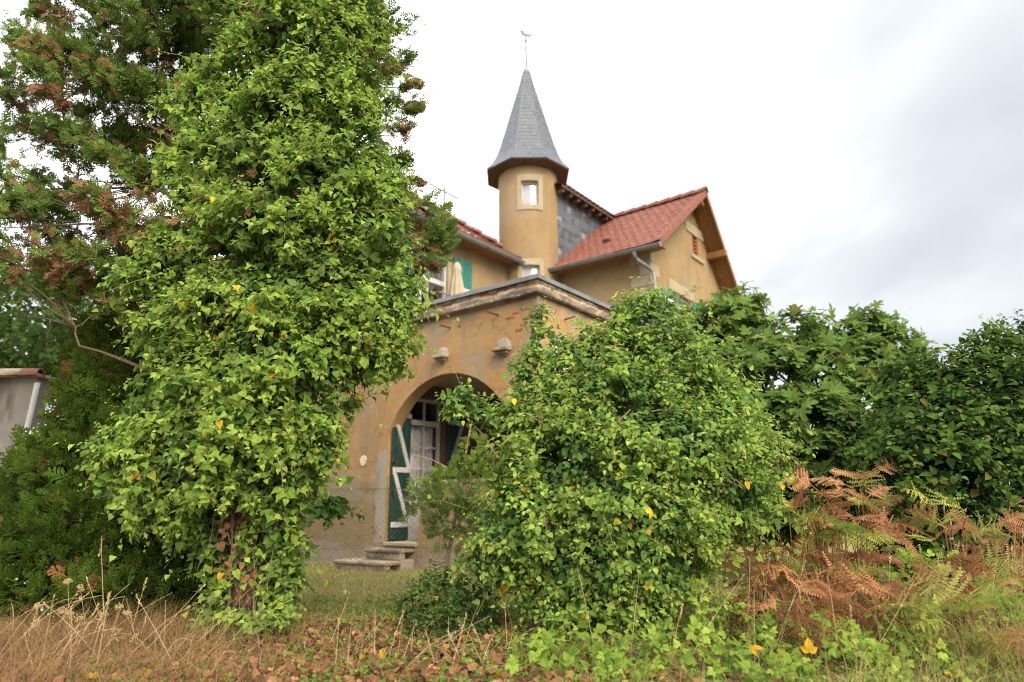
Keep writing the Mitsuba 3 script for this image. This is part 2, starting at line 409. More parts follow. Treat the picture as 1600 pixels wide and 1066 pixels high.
for c, z, R, on in ((2.07, 4.26, .135, 't'), (.69, 4.19, .155, 't'), (.72, 4.3, .14, 's')):
    b = put('hood_bracket', dome(c, z, R, on), 'grey_stone', H, smooth=40, house=True)
    if on == 't':
        put('ledge', join([bx(c - R * 1.05, c + R * 1.05, -.15, 0, z - .06, z, .012), bx(c - R * .8, c + R * .8, -.10, 0, z - .10, z - .06, .015), bx(c - R * .5, c + R * .5, -.05, 0, z - .135, z - .10, .01)]), 'stone' if R < .15 else 'weathered', b, house=True)
    else:
        put('ledge', join([bx(-.15, 0, c - R * 1.05, c + R * 1.05, z - .06, z, .012), bx(-.10, 0, c - R * .8, c + R * .8, z - .10, z - .06, .012)]), 'stone', b, house=True)
for pts in (([1.9, 0, 4.74], [2.0, -.17, 4.78]), ([.80, 0, 4.78], [.92, -.17, 4.83]), ([0, .8, 4.74], [-.2, .82, 4.76])):
    put('iron_rod', tube([pts[0], pts[1]], .014, 6), 'iron', H, house=True)

# left wing
lw = Polygon([(.28, 4.3), (TR, 4.3), (TR, 7.55), (.28, 7.55)])
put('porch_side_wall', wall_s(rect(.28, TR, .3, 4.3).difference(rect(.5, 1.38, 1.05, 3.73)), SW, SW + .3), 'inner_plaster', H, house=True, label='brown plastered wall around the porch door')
lw = lw.difference(rect(.40, 1.48, 4.68, 6.86))
put('left_wing_wall', wall_s(lw, SW, SW + .3), 'plaster', H, house=True)
put('left_wing_end_wall', wall_t(Polygon([(SW, 4.97), (9.2, 4.97), (9.2, 7.4), (6.3, 9.8), (SW, 7.5)]), .001, .28), 'plaster', H, house=True)
put('left_wing_back_wall', bx(9.0, 9.2, .28, 8, .2, 7.4), 'plaster', H, house=True)
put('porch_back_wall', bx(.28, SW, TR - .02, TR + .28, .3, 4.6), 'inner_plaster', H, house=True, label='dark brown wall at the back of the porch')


def framed(name, parent, s, t0, t1, z0, z1, cols, rows, back, solid=0.0, f=.055, transom=None, label=None):
    """a window or glazed door in a wall s = const, looking towards -s"""
    w = put(name, join([bx(s - .03, s + .04, t0, t0 + f, z0, z1), bx(s - .03, s + .04, t1 - f, t1, z0, z1), bx(s - .03, s + .04, t0 + f, t1 - f, z1 - f, z1), bx(s - .03, s + .04, t0 + f, t1 - f, z0, z0 + f)]), 'white_paint', parent, house=True, label=label)
    zs0, zs1 = z0 + f, z1 - f
    fields = []
    if transom:
        put('rail', bx(s - .035, s + .04, t0 + f, t1 - f, transom, transom + .1), 'white_paint', w, house=True)
        fields.append((transom + .1, zs1, 2, 1)); zs1 = transom
    if solid:
        put('panel', join([bx(s - .012, s + .03, t0 + f, t1 - f, zs0, zs0 + solid), bx(s - .028, s - .012, t0 + f + .1, t1 - f - .1, zs0 + .1, zs0 + solid - .1, .012)]), 'white_paint', w, house=True); zs0 += solid
    fields.append((zs0, zs1, cols, rows))
    for (b0, b1, nc, nr) in fields:
        for k in range(1, nc):
            m = t0 + f + (t1 - t0 - 2 * f) * k / nc
            put('glazing_bar', bx(s - .02, s + .02, m - .016, m + .016, b0, b1), 'white_paint', w, house=True)
        for k in range(1, nr):
            m = b0 + (b1 - b0) * k / nr
            put('glazing_bar', bx(s - .017, s + .017, t0 + f, t1 - f, m - .014, m + .014), 'white_paint', w, house=True)
        for k in range(nc):
            for q in range(nr):
                a0 = t0 + f + (t1 - t0 - 2 * f) * k / nc; a1 = t0 + f + (t1 - t0 - 2 * f) * (k + 1) / nc
                c0, c1 = b0 + (b1 - b0) * q / nr, b0 + (b1 - b0) * (q + 1) / nr
                put('pane', ([[s, a0, c0], [s, a1, c0], [s, a1, c1], [s, a0, c1]], [[0, 1, 2, 3]]), 'glass', w, house=True)
    if back:
        put('curtain', curtain(s + .12, t0 + f, t1 - f, back, zs1), 'curtain', w, house=True, smooth=True)
    put('room', join([bx(s + .9, s + .92, t0 - .3, t1 + .3, z0, z1 + .2), bx(s + .29, s + .9, t0 - .31, t0 - .3, z0, z1 + .2), bx(s + .29, s + .9, t1 + .3, t1 + .31, z0, z1 + .2), bx(s + .29, s + .92, t0 - .3, t1 + .3, z1 + .2, z1 + .21), bx(s + .29, s + .92, t0 - .3, t1 + .3, z0 - .01, z0)]), 'dark_room', w, house=True)
    return w


def curtain(s, t0, t1, z0, z1):
    t = np.linspace(t0, t1, 70); z = np.array([z0, (z0 + z1) / 2, z1])
    Tt, Z = np.meshgrid(t, z, indexing='ij')
    S = s + .02 * np.sin(Tt * 62) + .01 * np.sin(Tt * 23 + 1)
    i, j = np.meshgrid(np.arange(69), np.arange(2), indexing='ij')
    f = np.stack([i * 3 + j, (i + 1) * 3 + j, (i + 1) * 3 + j + 1, i * 3 + j + 1], -1).reshape(-1, 4)
    return np.stack([S, Tt, Z], -1).reshape(-1, 3), f


framed('porch_door', H, SW + .06, .5, 1.38, 1.05, 3.73, 2, 3, 2.0, solid=.85, transom=3.2, label='white glazed porch door with lace curtain and transom')
framed('upper_window', H, SW + .06, .40, 1.48, 4.68, 6.86, 2, 1, 0, transom=6.2, label='white double window above the terrace')
put('hanging_blind', bx(SW + .14, SW + .15, .5, .86, 4.7, 6.8), 'curtain', H, house=True)
put('window_jamb', bx(SW - .02, SW + .06, 1.482, 1.6, 4.68, 6.9, .01), 'stone', H, house=True)


def shutter(name, parent, s, t0, t1, z0, z1, col, bars, flip, sgn=-1, label=None):
    """boarded shutter with white ledges and Z braces on a plane s = const, thickness towards sgn"""
    k = put(name, bx(s, s + sgn * .012, t0 + .01, t1 - .01, z0 + .01, z1 - .01), col, parent, house=True, label=label)
    n = max(3, round((t1 - t0) / .11))
    for q in range(n):
        a0, a1 = t0 + (t1 - t0) * q / n, t0 + (t1 - t0) * (q + 1) / n
        put('board', bx(s + sgn * .004, s + sgn * .03, a0 + .003, a1 - .003, z0, z1, .005), col, k, house=True)
    hb = .095
    for b in bars:
        put('ledge_bar', bx(s + sgn * .031, s + sgn * .056, t0 + .015, t1 - .015, b - hb / 2, b + hb / 2, .006), 'white_paint', k, house=True)
    for b0, b1 in zip(bars[:-1], bars[1:]):
        l, r = t0 + .06, t1 - .06
        if flip: l, r = r, l
        w = .045
        v = Polygon([(l - w, b1 - hb / 2), (l + w, b1 - hb / 2), (r + w, b0 + hb / 2), (r - w, b0 + hb / 2)])
        put('brace', wall_s(v, s + sgn * .031, s + sgn * .054), 'white_paint', k, house=True)
    return k


sh = shutter('shutter', H, SW - .005, .05, .52, 1.07, 3.72, 'green_paint', (1.34, 2.32, 3.34), False, label='dark green boarded shutter left of the porch door')
put('hinge', tube([[SW - .05, .07, 2.45], [SW - .05, .07, 2.6]], .018, 8), 'iron', sh, house=True)
put('latch', join([bx(SW - .075, SW - .06, .1, .16, 2.38, 2.5), bx(SW - .075, SW - .06, .09, .13, 1.85, 2.0)]), 'iron', sh, house=True)
shutter('shutter', H, SW - .005, 1.52, 2.02, 1.07, 3.6, 'green_paint', (1.34, 2.32, 3.34), True, label='dark green boarded shutter deep inside the porch')
shutter('shutter', H, SW - .005, 1.66, 2.25, 4.7, 6.95, 'teal_paint', (4.95, 6.1, 6.25), True, label='teal shutter with white bars beside the parasol')
shutter('shutter', H, SW - .005, -.02 + .03, .36, 4.7, 6.9, 'teal_paint', (4.95, 6.1), True, label='teal shutter mostly behind the ivy')
put('terrace_rail', tube([[SW - .9, .32, 5.62], [SW - .9, 1.3, 5.62]], .02, 8), 'zinc', H, house=True)

# left wing roof: hipped towards the turret, tiles laid one by one
ML = math.tan(math.radians(40))


def left_z(s): return 7.3 + ML * (s - 3.05)


def hip_t(s): return 3.7 - (s - 3.62) * 1.72                # the hip line in plan


roofL = put('left_wing_roof', ([[3.02, -.4, left_z(3.02) - .05], [3.02, 4.1, left_z(3.02) - .05], [6.2, hip_t(6.2), left_z(6.2) - .05], [6.2, -.4, left_z(6.2) - .05], [9.6, -.4, 7.3], [9.6, 6, 7.3]], [[0, 1, 2], [0, 2, 3], [2, 4, 3], [2, 5, 4], [2, 1, 5]]), 'dark_timber', H, house=True)


def tile_mesh(w, l, th=.022, lip=.0):
    """plain interlocking tile lying in the xy plane (y up the slope) with a raised side roll"""
    x = np.array([0, .06, .14, .5, .86, .94, 1.0]) * w; z = np.array([.002, .006, .001, .0, .001, .007, .003])
    v = []
    for y, zz in ((0, th), (l, 0.0)):
        for a, b in zip(x, z): v.append((a, y, b + zz))
    n = len(x)
    for a, b in zip(x, z): v.append((a, 0, b + th - .02))
    f = []
    for k in range(n - 1):
        f += [(k, k + 1, n + k + 1), (k, n + k + 1, n + k), (2 * n + k, 2 * n + k + 1, k + 1), (2 * n + k, k + 1, k)]
    return np.array(v), np.array(f)


def on_roof(m, origin, ux, uy):
    ux, uy = unit(ux), unit(uy); uz = np.cross(ux, uy)
    if uz[2] < 0: uz = -uz
    v = m[0] @ np.stack([ux, uy, uz]) + origin
    return v, m[1]


sl = np.array([1, 0, ML]); lenp = math.hypot(1, ML)
row = 0; ys = 0
while ys < 3.4 * lenp:
    s0 = 3.0 + ys / lenp
    t1 = min(hip_t(max(s0, 3.4)) + .15, 3.75)
    for k in range(9):
        tt = t1 - (k + 1) * .235 - (.11 if row % 2 else 0)
        if tt < -.4: break
        m = on_roof(tile_mesh(.23, .34, .035), np.array([s0, tt + rng.normal(0, .004), left_z(s0) + rng.normal(0, .004)]), [0, 1, 0], sl + rng.normal(0, .012, 3))
        put('tile', m, TILES[rng.integers(4)], roofL, house=True)
    ys += .29; row += 1


def half_round(p, q, R, R2=None, n=9, lift=0.0):
    p, q = np.asarray(p, float), np.asarray(q, float); d = unit(q - p)
    a = unit(np.cross(d, [0, 0, 1.0])); b = np.cross(a, d); g = np.linspace(-.15, np.pi + .15, n)
    R2 = R2 or R
    v = [];
    for c, r in ((p, R), (q, R2)):
        for k in g: v.append(c + r * math.cos(k) * a + r * math.sin(k) * b)
    for c, r in ((p, R - .018), (q, R2 - .018)):
        for k in g: v.append(c + r * math.cos(k) * a + r * math.sin(k) * b)
    f = []
    for k in range(n - 1):
        f += [(k, k + 1, n + k + 1, n + k), (2 * n + k, 3 * n + k, 3 * n + k + 1, 2 * n + k + 1), (k, 2 * n + k, 2 * n + k + 1, k + 1), (n + k, n + k + 1, 3 * n + k + 1, 3 * n + k)]
    return np.array(v), np.array(f)


hs = np.arange(3.55, 6.2, .2)
for a, b in zip(hs[:-1], hs[1:]):
    put('ridge_tile', half_round([a - .03, hip_t(a) + .05, left_z(a) + .035], [b, hip_t(b), left_z(b) + .01], .11, .095), TILES[rng.integers(4)], roofL, house=True, smooth=50)


def gutter(p, q, R=.075, n=9):
    p, q = np.asarray(p, float), np.asarray(q, float); d = unit(q - p); a = unit(np.cross(d, [0, 0, 1.0])); b = np.array([0, 0, 1.0])
    g = np.linspace(np.pi, 2 * np.pi, n); v = []
    for c in (p, q):
        for r in (R, R - .006):
            for k in g: v.append(c + r * math.cos(k) * a + r * math.sin(k) * b)
    f = []
    for k in range(n - 1):
        f += [(k, k + 1, 2 * n + k + 1, 2 * n + k), (n + k, 3 * n + k, 3 * n + k + 1, n + k + 1), (k, n + k, n + k + 1, k + 1), (2 * n + k, 2 * n + k + 1, 3 * n + k + 1, 3 * n + k)]
    for o in (0, n - 1): f.append((o, o + n, o + 3 * n, o + 2 * n))
    return np.array(v), np.array(f)


def gutter_run(p, q, joints):
    k = put('gutter', gutter(p, q), 'zinc', H, house=True, smooth=40)
    p, q = np.asarray(p, float), np.asarray(q, float)
    for x in joints:
        c = p + (q - p) * x; d = unit(q - p) * .03
        put('joint_band', gutter(c - d, c + d, .083), 'zinc', k, house=True, smooth=40)
    put('end_cap', join([gutter(q - unit(q - p) * .008, q, .08), tube([q - unit(q - p) * .004 - [0, 0, .02], q - [0, 0, .02]], .055, 12)]), 'zinc', k, house=True)
    return k


gutter_run([2.98, -.4, 7.28], [2.98, 3.62, 7.30], (.2, .45, .7, .9))
put('eave_boards', bx(3.0, SW, -.4, 3.6, 7.30, 7.33), 'timber', H, house=True)
put('fascia', bx(2.99, 3.02, -.4, 3.6, 7.26, 7.4), 'dark_timber', H, house=True)
put('flashing', join([bx(2.98, 3.3, 3.42, 3.6, 7.40, 7.44)]), 'zinc', H, house=True)

# right wing
MR = (9.46 - 7.2) / (7.12 - 4.2); EAVE_T, AP_T, AP_Z, R_T = 4.2, 7.12, 9.46, 9.3
R_Z = AP_Z - (R_T - AP_T) * 1.217
VS = -.29                                        # plane of the verge


def right_z(t): return 7.2 + MR * (t - 4.2)


put('right_wing_wall', bx(GW + .28, 3.6, TR, TR + .28, .3, 7.46), 'plaster', H, house=True)
gp = Polygon([(TR, .3), (8.9, .3), (8.9, AP_Z - (8.9 - AP_T) * 1.217 - .12), (AP_T, AP_Z - .14), (TR, right_z(TR) - .1)])
gp = gp.difference(rect(7.08, 7.46, 7.86, 8.40)).difference(rect(5.66, 6.72, 4.9, 6.52))
put('gable_wall', wall_s(gp, GW, GW + .28), 'plaster', H, house=True, label='sunlit ochre gable with a small attic opening')
put('right_wing_back_wall', bx(8.9, 8.6, 0, 1, .3, 1), 'plaster', H, house=True) if False else None
roofR = put('right_wing_roof', ([[VS + .02, EAVE_T, right_z(EAVE_T) - .04], [4.4, EAVE_T, right_z(EAVE_T) - .04], [4.4, AP_T, AP_Z - .04], [VS + .02, AP_T, AP_Z - .04],
             [VS + .02, EAVE_T, right_z(EAVE_T) - .1], [4.4, EAVE_T, right_z(EAVE_T) - .1], [4.4, AP_T, AP_Z - .1], [VS + .02, AP_T, AP_Z - .1]],
            [[0, 1, 2, 3], [4, 7, 6, 5], [0, 3, 7, 4], [0, 4, 5, 1]]), 'dark_timber', H, house=True)
far = put('far_roof_slope', ([[VS, AP_T, AP_Z - .01], [9, AP_T, AP_Z - .01], [9, R_T, R_Z - .01], [VS, R_T, R_Z - .01]], [[0, 1, 2, 3]]), 'tile1', H, house=True)
up = np.array([0, 1, MR]); lp = math.hypot(1, MR); L = (AP_T - EAVE_T) * lp
rows = 18; ex = (L - .06) / rows
for rrow in range(rows):
    y = rrow * ex - .02; tt = EAVE_T + y / lp
    for k in range(15):
        half = rrow % 2 and k == 0                  # every other row starts with a half tile
        s0 = VS + .12 + k * .2 - (.1 if rrow % 2 and k else 0); w = .1 if half else .2
        if s0 > 2.75: continue
        m = on_roof(tile_mesh(w - .003, ex + .05, .021), np.array([s0, tt, right_z(tt) + rng.normal(0, .001)]), [1, 0, 0], up + rng.normal(0, .003, 3))
        put('tile', m, TILES[rng.integers(3)], roofR, house=True)
for k in range(rows):                            # verge tiles: stepped, lapping over the edge
    y = k * ex - .03; t0 = EAVE_T + y / lp; t1 = EAVE_T + (y + ex + .02) / lp
    z0, z1 = right_z(t0), right_z(t1)
    v = [[VS - .02, t0, z0 + .07], [VS + .21, t0, z0 + .034], [VS + .21, t1, z1 + .016], [VS - .02, t1, z1 + .045], [VS - .02, t0, z0 - .10], [VS - .02, t1, z1 - .12], [VS, t0, z0 - .10], [VS, t1, z1 - .12], [VS, t0, z0 + .03]]
    put('verge_tile', (v, [[0, 1, 2], [0, 2, 3], [0, 3, 5], [0, 5, 4], [0, 4, 6], [0, 6, 8], [4, 5, 7], [4, 7, 6], [1, 0, 8]]), TILES[(k * 2) % 4], roofR, house=True)
ss = VS - .03
while ss < 2.6:
    put('ridge_tile', half_round([ss, AP_T, AP_Z + .02], [ss + .36, AP_T, AP_Z + .0], .13, .115), TILES[rng.integers(3)], roofR, house=True, smooth=50); ss += .34
put('vent_tile', join([on_roof(bx(0, .2, 0, .16, .03, .11, .02), np.array([1.38, 5.0, right_z(5.0) + .02]), [1, 0, 0], up)]), 'tile3', roofR, house=True)
gutter_run([2.6, 4.15, 7.17], [VS - .02, 4.15, 7.12], (.12, .36, .6, .84))
put('eave_boards', bx(GW - .4, 2.7, 4.22, TR, right_z(4.3) - .14, right_z(4.3) - .11), 'timber', H, house=True)
# timber of the gable overhang
nrm2 = np.array([0, 1.217, 1]); ov = []
nb = 5
for k in range(nb):
    a0, a1 = VS + .01 + (GW - VS) * k / nb, VS + .01 + (GW - VS) * (k + 1) / nb
    put('soffit_board', ([[a0 + .004, AP_T, AP_Z - .06], [a1 - .004, AP_T, AP_Z - .06], [a1 - .004, R_T, R_Z - .06], [a0 + .004, R_T, R_Z - .06], [a0 + .004, AP_T, AP_Z - .085], [a1 - .004, AP_T, AP_Z - .085], [a1 - .004, R_T, R_Z - .085], [a0 + .004, R_T, R_Z - .085]],
                         [[0, 1, 2, 3], [4, 7, 6, 5], [0, 3, 7, 4], [1, 5, 6, 2], [0, 4, 5, 1], [3, 2, 6, 7]]), 'timber', H, house=True)
put('verge_board', ([[VS - .02, AP_T, AP_Z + .03], [VS - .02, R_T, R_Z + .03], [VS - .02, R_T, R_Z - .12], [VS - .02, AP_T, AP_Z - .16], [VS + .01, AP_T, AP_Z + .03], [VS + .01, R_T, R_Z + .03], [VS + .01, R_T, R_Z - .12], [VS + .01, AP_T, AP_Z - .16]],
                    [[0, 1, 2, 3], [4, 7, 6, 5], [3, 2, 6, 7], [0, 4, 5, 1]]), 'timber', H, house=True)
put('purlin_end', bx(VS - .06, GW, 8.0, 8.16, 7.98, 8.16, .012), 'timber', H, house=True, label='pale purlin end under the gable overhang')
put('purlin_end', bx(VS + .1, GW, AP_T - .07, AP_T + .07, AP_Z - .36, AP_Z - .2, .012), 'timber', H, house=True)
# attic opening, lower window of the gable
aw = put('attic_opening', join([bx(GW - .01, GW + .06, 7.08, 7.12, 7.86, 8.4), bx(GW - .01, GW + .06, 7.42, 7.46, 7.86, 8.4)]), 'brick', H, house=True)
put('lintel', bx(GW - .03, GW + .1, 6.72, 7.82, 8.405, 8.68, .012), 'stone', aw, house=True)
put('sill', bx(GW - .05, GW + .1, 6.95, 7.7, 7.74, 7.855, .012), 'stone', aw, house=True)
put('dark_backing', bx(GW + .12, GW + .14, 7.08, 7.46, 7.86, 8.4), 'dark_room', aw, house=True)  # near-black sheet standing for the dark inside behind the slats
for k in range(5):
    put('slat', bx(GW + .02, GW + .1, 7.12, 7.42, 7.9 + k * .1, 7.925 + k * .1), 'brick_dark', aw, house=True)
gw_ = framed('gable_window', H, GW + .1, 5.66, 6.72, 4.9, 6.52, 2, 3, 5.0, label='white window low in the gable')
put('lintel', bx(GW - .03, GW + .05, 5.5, 6.9, 6.522, 6.8, .012), 'stone', gw_, house=True)
shutter('shutter', H, GW - .005, 5.12, 5.6, 4.95, 6.5, 'teal_paint', (5.2, 6.2), False, label='teal shutter beside the gable downpipe')
shutter('shutter', H, GW - .005, 6.8, 7.28, 4.95, 6.5, 'teal_paint', (5.2, 6.2), True, label='teal shutter right of the gable window')
# corner stones
z = 5.0; k = 0
qn = put('corner_stones', bx(GW + .01, GW + .1, TR - .004, TR + .1, 4.7, 7.0), 'stone', H, house=True, label='pale stone quoins at the corner of the right wing')
while z < 7.0:
    h_ = rng.uniform(.26, .31); w = .5 if k % 2 else .27; w2 = .22 if k % 2 else .44
    put('quoin', bx(GW - .012, GW + w, TR - .014, TR + w2, z + .004, z + h_ - .004, .012, .003), 'stone', qn, house=True); z += h_; k += 1
put('downpipe', tube([[.32, 4.15, 7.10], [.32, 4.16, 6.98], [.29, 4.22, 6.90], [.12, 4.42, 6.72], [.05, 4.5, 6.6], [.05, 4.52, 6.4], [.05, 4.52, .5]], .045, 10), 'zinc', H, house=True, smooth=50)
# slate-hung upper wall behind the turret
SS = 2.62
su = put('slate_wall', wall_s(Polygon([(4.3, 7.2), (4.9, right_z(4.9)), (7.12, 9.46), (7.3, 9.46), (7.3, 9.5), (4.3, 9.5)]), SS, SS + .1), 'dark_timber', H, house=True, label='slate hung wall between the turret and the right wing')
rw = 0; z = 7.3
while z < 9.42:
    tt = 4.3 + (.085 if rw % 2 else 0)
    while tt < 7.25:
        if right_z(tt + .1) < z + .17:
            put('slate', bx(SS - .022 + .008 * ((rw + 1) % 2), SS - .006, tt + .004, tt + .163, z, min(z + .16, 9.44), 0, .0025), (SLATES + ['slate_pale', 'slate_dark'])[rng.choice(5, p=[.28, .30, .17, .05, .20])], su, house=True)
        tt += .167
    z += .13; rw += 1
ur = put('upper_roof', ([[SS - .3, 4.4, 9.42], [SS - .3, 7.35, 9.42], [SS + 1.1, 7.35, 10.0], [SS + 1.1, 4.4, 10.0], [SS - .3, 4.4, 9.36], [SS - .3, 7.35, 9.36], [SS + 1.1, 7.35, 9.94], [SS + 1.1, 4.4, 9.94]],
                          [[0, 1, 2, 3], [4, 7, 6, 5], [0, 4, 5, 1], [1, 5, 6, 2]]), 'dark_timber', H, house=True)
for k in range(14):
    for rr_ in range(2):
        m = on_roof(tile_mesh(.196, .3, .03), np.array([SS - .34 + rr_ * .22, 4.5 + k * .2, 9.44 + rr_ * .22 * .414]), [0, 1, 0], [1, 0, .414])
        put('tile', m, TILES[rng.integers(4)], ur, house=True)
for k in range(8):
    put('rafter_end', bx(SS - .26, SS, 4.5 + k * .36, 4.57 + k * .36, 9.27, 9.36), 'dark_timber', ur, house=True)

# turret
TC = np.array([3.30, 4.31]); TRAD = .75


def ring(r, z, n=64):
    g = np.arange(n) * 2 * np.pi / n
    return np.stack([TC[0] + r * np.cos(g), TC[1] + r * np.sin(g), g * 0 + z], 1)


def shell(prof, n=64, inner=None):
    v = np.vstack([ring(r, z, n) for r, z in prof]); f = []
    for a in range(len(prof) - 1):
        k = np.arange(n); k2 = (k + 1) % n
        f.append(np.stack([a * n + k, a * n + k2, (a + 1) * n + k2, (a + 1) * n + k], 1))
    return v, np.vstack(f)


cl = (np.array([-6.15, -8.64]) - TC); face = math.atan2(cl[1], cl[0]) - .06   # the windows look towards the road


def turret_pt(r, da, z):
    return np.array([TC[0] + r * math.cos(face + da), TC[1] + r * math.sin(face + da), z])


WZ = ((8.77, 9.41), (6.2, 7.22)); HA = .285
gr = np.concatenate([np.linspace(-HA, HA, 9), np.linspace(HA, 2 * np.pi - HA, 56)[1:-1]])
zl = sorted([4.6, 5.2, 6.0, 6.8, 7.8, 8.4, 9.99] + [z for w in WZ for z in w]); nz = len(zl); ng = len(gr)
v = np.array([turret_pt(TRAD, a, z) for z in zl for a in gr]); f = []
for a in range(nz - 1):
    for b in range(ng):
        if b < 8 and any(w[0] <= zl[a] < w[1] - .001 for w in WZ): continue
        c = (b + 1) % ng
        f.append((a * ng + b, a * ng + c, (a + 1) * ng + c, (a + 1) * ng + b))
put('turret', (v, f), 'plaster', H, house=True, smooth=40, label='round ochre turret with two small windows')


def curved(a0, a1, z0, z1, r0, r1, n=6):
    g = np.linspace(a0, a1, n); v = []
    for a in g: v += [turret_pt(r0, a, z0), turret_pt(r1, a, z0), turret_pt(r1, a, z1), turret_pt(r0, a, z1)]
    f = [(0, 1, 2, 3), (4 * n - 4, 4 * n - 1, 4 * n - 2, 4 * n - 3)]
    for k in range(n - 1):
        for e in range(4): f.append((4 * k + e, 4 * k + (e + 1) % 4, 4 * k + 4 + (e + 1) % 4, 4 * k + 4 + e))
    return np.array(v), np.array(f)


for (z0, z1), nm in zip(WZ, ('upper', 'lower')):
    w = put('turret_window', join([curved(-HA, -HA + .045, z0, z1, .60, .665), curved(HA - .045, HA, z0, z1, .60, .665), curved(-HA + .045, HA - .045, z1 - .045, z1, .60, .665), curved(-HA + .045, HA - .045, z0, z0 + .045, .60, .665)]), 'white_paint', H, house=True, label=f'white {nm} window of the turret')
    put('pane', curved(-HA + .05, HA - .05, z0 + .04, z1 - .04, .625, .63), 'glass', w, house=True)
    put('curtain', curved(-HA + .02, HA - .02, z0 + .02, z1 - .02, .575, .58), 'grey_blind', w, house=True)
    S = .09 / TRAD + .02
    put('surround', join([curved(-HA - S, -HA, z0 - .13, z1 + .16, .60, .772), curved(HA, HA + S, z0 - .13, z1 + .16, .60, .772), curved(-HA, HA, z1, z1 + .16, .60, .772), curved(-HA, HA, z0 - .13, z0, .60, .774)]), 'stone', w, house=True, smooth=30)

# spire: eight bell-cast facets of slates
ZE, ZA = 9.90, 12.96
PROF = [(1.03, ZE), (.89, ZE + .17), (.77, ZE + .43), (.67, ZE + .76), (.55, ZE + 1.22), (.385, ZE + 1.86), (.215, ZE + 2.5), (.085, ZA)]


def prof_r(z): return np.interp(z, [b for a, b in PROF], [a for a, b in PROF])


R8 = 1 / math.cos(math.pi / 8)
o8 = face + math.pi / 8 + .03


def oct_pt(r, k, z): return np.array([TC[0] + r * R8 * math.cos(o8 + k * math.pi / 4), TC[1] + r * R8 * math.sin(o8 + k * math.pi / 4), z])


v = np.array([oct_pt(r - .012, k, z) for r, z in PROF for k in range(8)]); f = []
for a in range(len(PROF) - 1):
    for k in range(8): f.append((a * 8 + k, a * 8 + (k + 1) % 8, (a + 1) * 8 + (k + 1) % 8, (a + 1) * 8 + k))
sp = put('spire', (v, f), 'slate1', H, house=True, label='tall bell-cast slate spire')
slates = []
zz = ZE - .02; rw = 0
while zz < ZA - .05:
    z1 = min(zz + .125, ZA); r0, r1 = prof_r(max(zz, ZE)), prof_r(z1)
    for k in range(8):
        A, B = oct_pt(r0 + .009, k, zz), oct_pt(r0 + .009, k + 1, zz); C_, D = oct_pt(r1 + .001, k, z1), oct_pt(r1 + .001, k + 1, z1)
        wdt = np.linalg.norm(B - A); n = max(1, round(wdt / .15)); off = .5 if rw % 2 else 0
        cuts = np.clip(np.concatenate([[0], (np.arange(1, n + 1) - off * .999) / n, [1]]), 0, 1); cuts = np.unique(np.round(cuts, 4))
        for c0, c1 in zip(cuts[:-1], cuts[1:]):
            if c1 - c0 < .02: continue
            e = .0018 / max(wdt, .05)
            j = rng.normal(0, .0010, 3)
            P = [A + (B - A) * (c0 + e) + j, A + (B - A) * (c1 - e) + j, C_ + (D - C_) * (c1 - e), C_ + (D - C_) * (c0 + e)]
            inn = np.array([TC[0], TC[1], 0]) - np.array([P[0][0], P[0][1], 0]); inn = unit(inn) * .011
            P += [P[0] + inn, P[1] + inn]
            dd = np.linalg.norm((P[0] + P[1])[:2] / 2 - np.array([-6.15, -8.64]))
            slates.append((dd + zz * .02, np.array(P), rng.integers(3)))
    zz += .115; rw += 1
slates.sort(key=lambda x: x[0])
SF = np.array([[0, 1, 2], [0, 2, 3], [4, 5, 1], [4, 1, 0]])
for d_, P, m in slates[:290]: put('slate', (P, SF), SLATES[m], sp, house=True)
put('slate_field', join([(P, SF) for _, P, _ in slates[290:]]), 'slate0', sp, house=True, kind='stuff')
hips = [tube([oct_pt(r + .005, k, z) for r, z in PROF], .010, 4) for k in range(8)]
put('hip_lead', join(hips), 'slate2', sp, house=True)
v = np.array([oct_pt(r, k, z) for r, z in ((1.02, ZE - .01), (1.02, ZE - .045), (.72, ZE - .10)) for k in range(8)]); f = []
for a in range(2):
    for k in range(8): f.append((a * 8 + k, a * 8 + (k + 1) % 8, (a + 1) * 8 + (k + 1) % 8, (a + 1) * 8 + k))
put('eave_soffit', (v, f), 'dark_timber', sp, house=True)
put('lead_cap', shell([(.0, ZA + .1), (.075, ZA + .08), (.1, ZA - .02)], 12), 'zinc', sp, house=True, smooth=40)

# weather vane
VN = thing('weather_vane', 'thin grey weather vane with a small animal figure on the spire', 'weather vane')
put('rod', tube([[TC[0], TC[1], ZA + .05], [TC[0], TC[1], ZA + 1.15]], [.03, .024], 6), 'vane_grey', VN, house=True)
put('arm', tube([[TC[0] - .1, TC[1] + .05, ZA + .96], [TC[0] + .1, TC[1] - .05, ZA + .96]], .014, 5), 'vane_grey', VN, house=True)
put('arm', tube([[TC[0] - .05, TC[1] - .1, ZA + .96], [TC[0] + .05, TC[1] + .1, ZA + .96]], .014, 5), 'vane_grey', VN, house=True)
fig = shapely.affinity.scale(Polygon([(-.22, .02), (-.2, .1), (-.14, .06), (-.02, .05), (.06, .12), (.10, .2), (.13, .13), (.2, .1), (.14, .06), (.12, -.02), (.14, -.1), (.10, -.1), (.07, -.02), (-.08, -.02), (-.12, -.1), (-.15, -.1), (-.14, 0), (-.18, .04)]), .95, .95)
m = trimesh.creation.extrude_polygon(fig, .03, engine='earcut'); v = np.array(m.vertices)
va = np.array([.62, -.78])
put('figure', (np.stack([TC[0] + v[:, 0] * va[0] - v[:, 2] * va[1], TC[1] + v[:, 0] * va[1] + v[:, 2] * va[0], ZA + 1.15 + v[:, 1]], 1), m.faces), 'vane_grey', VN, house=True)
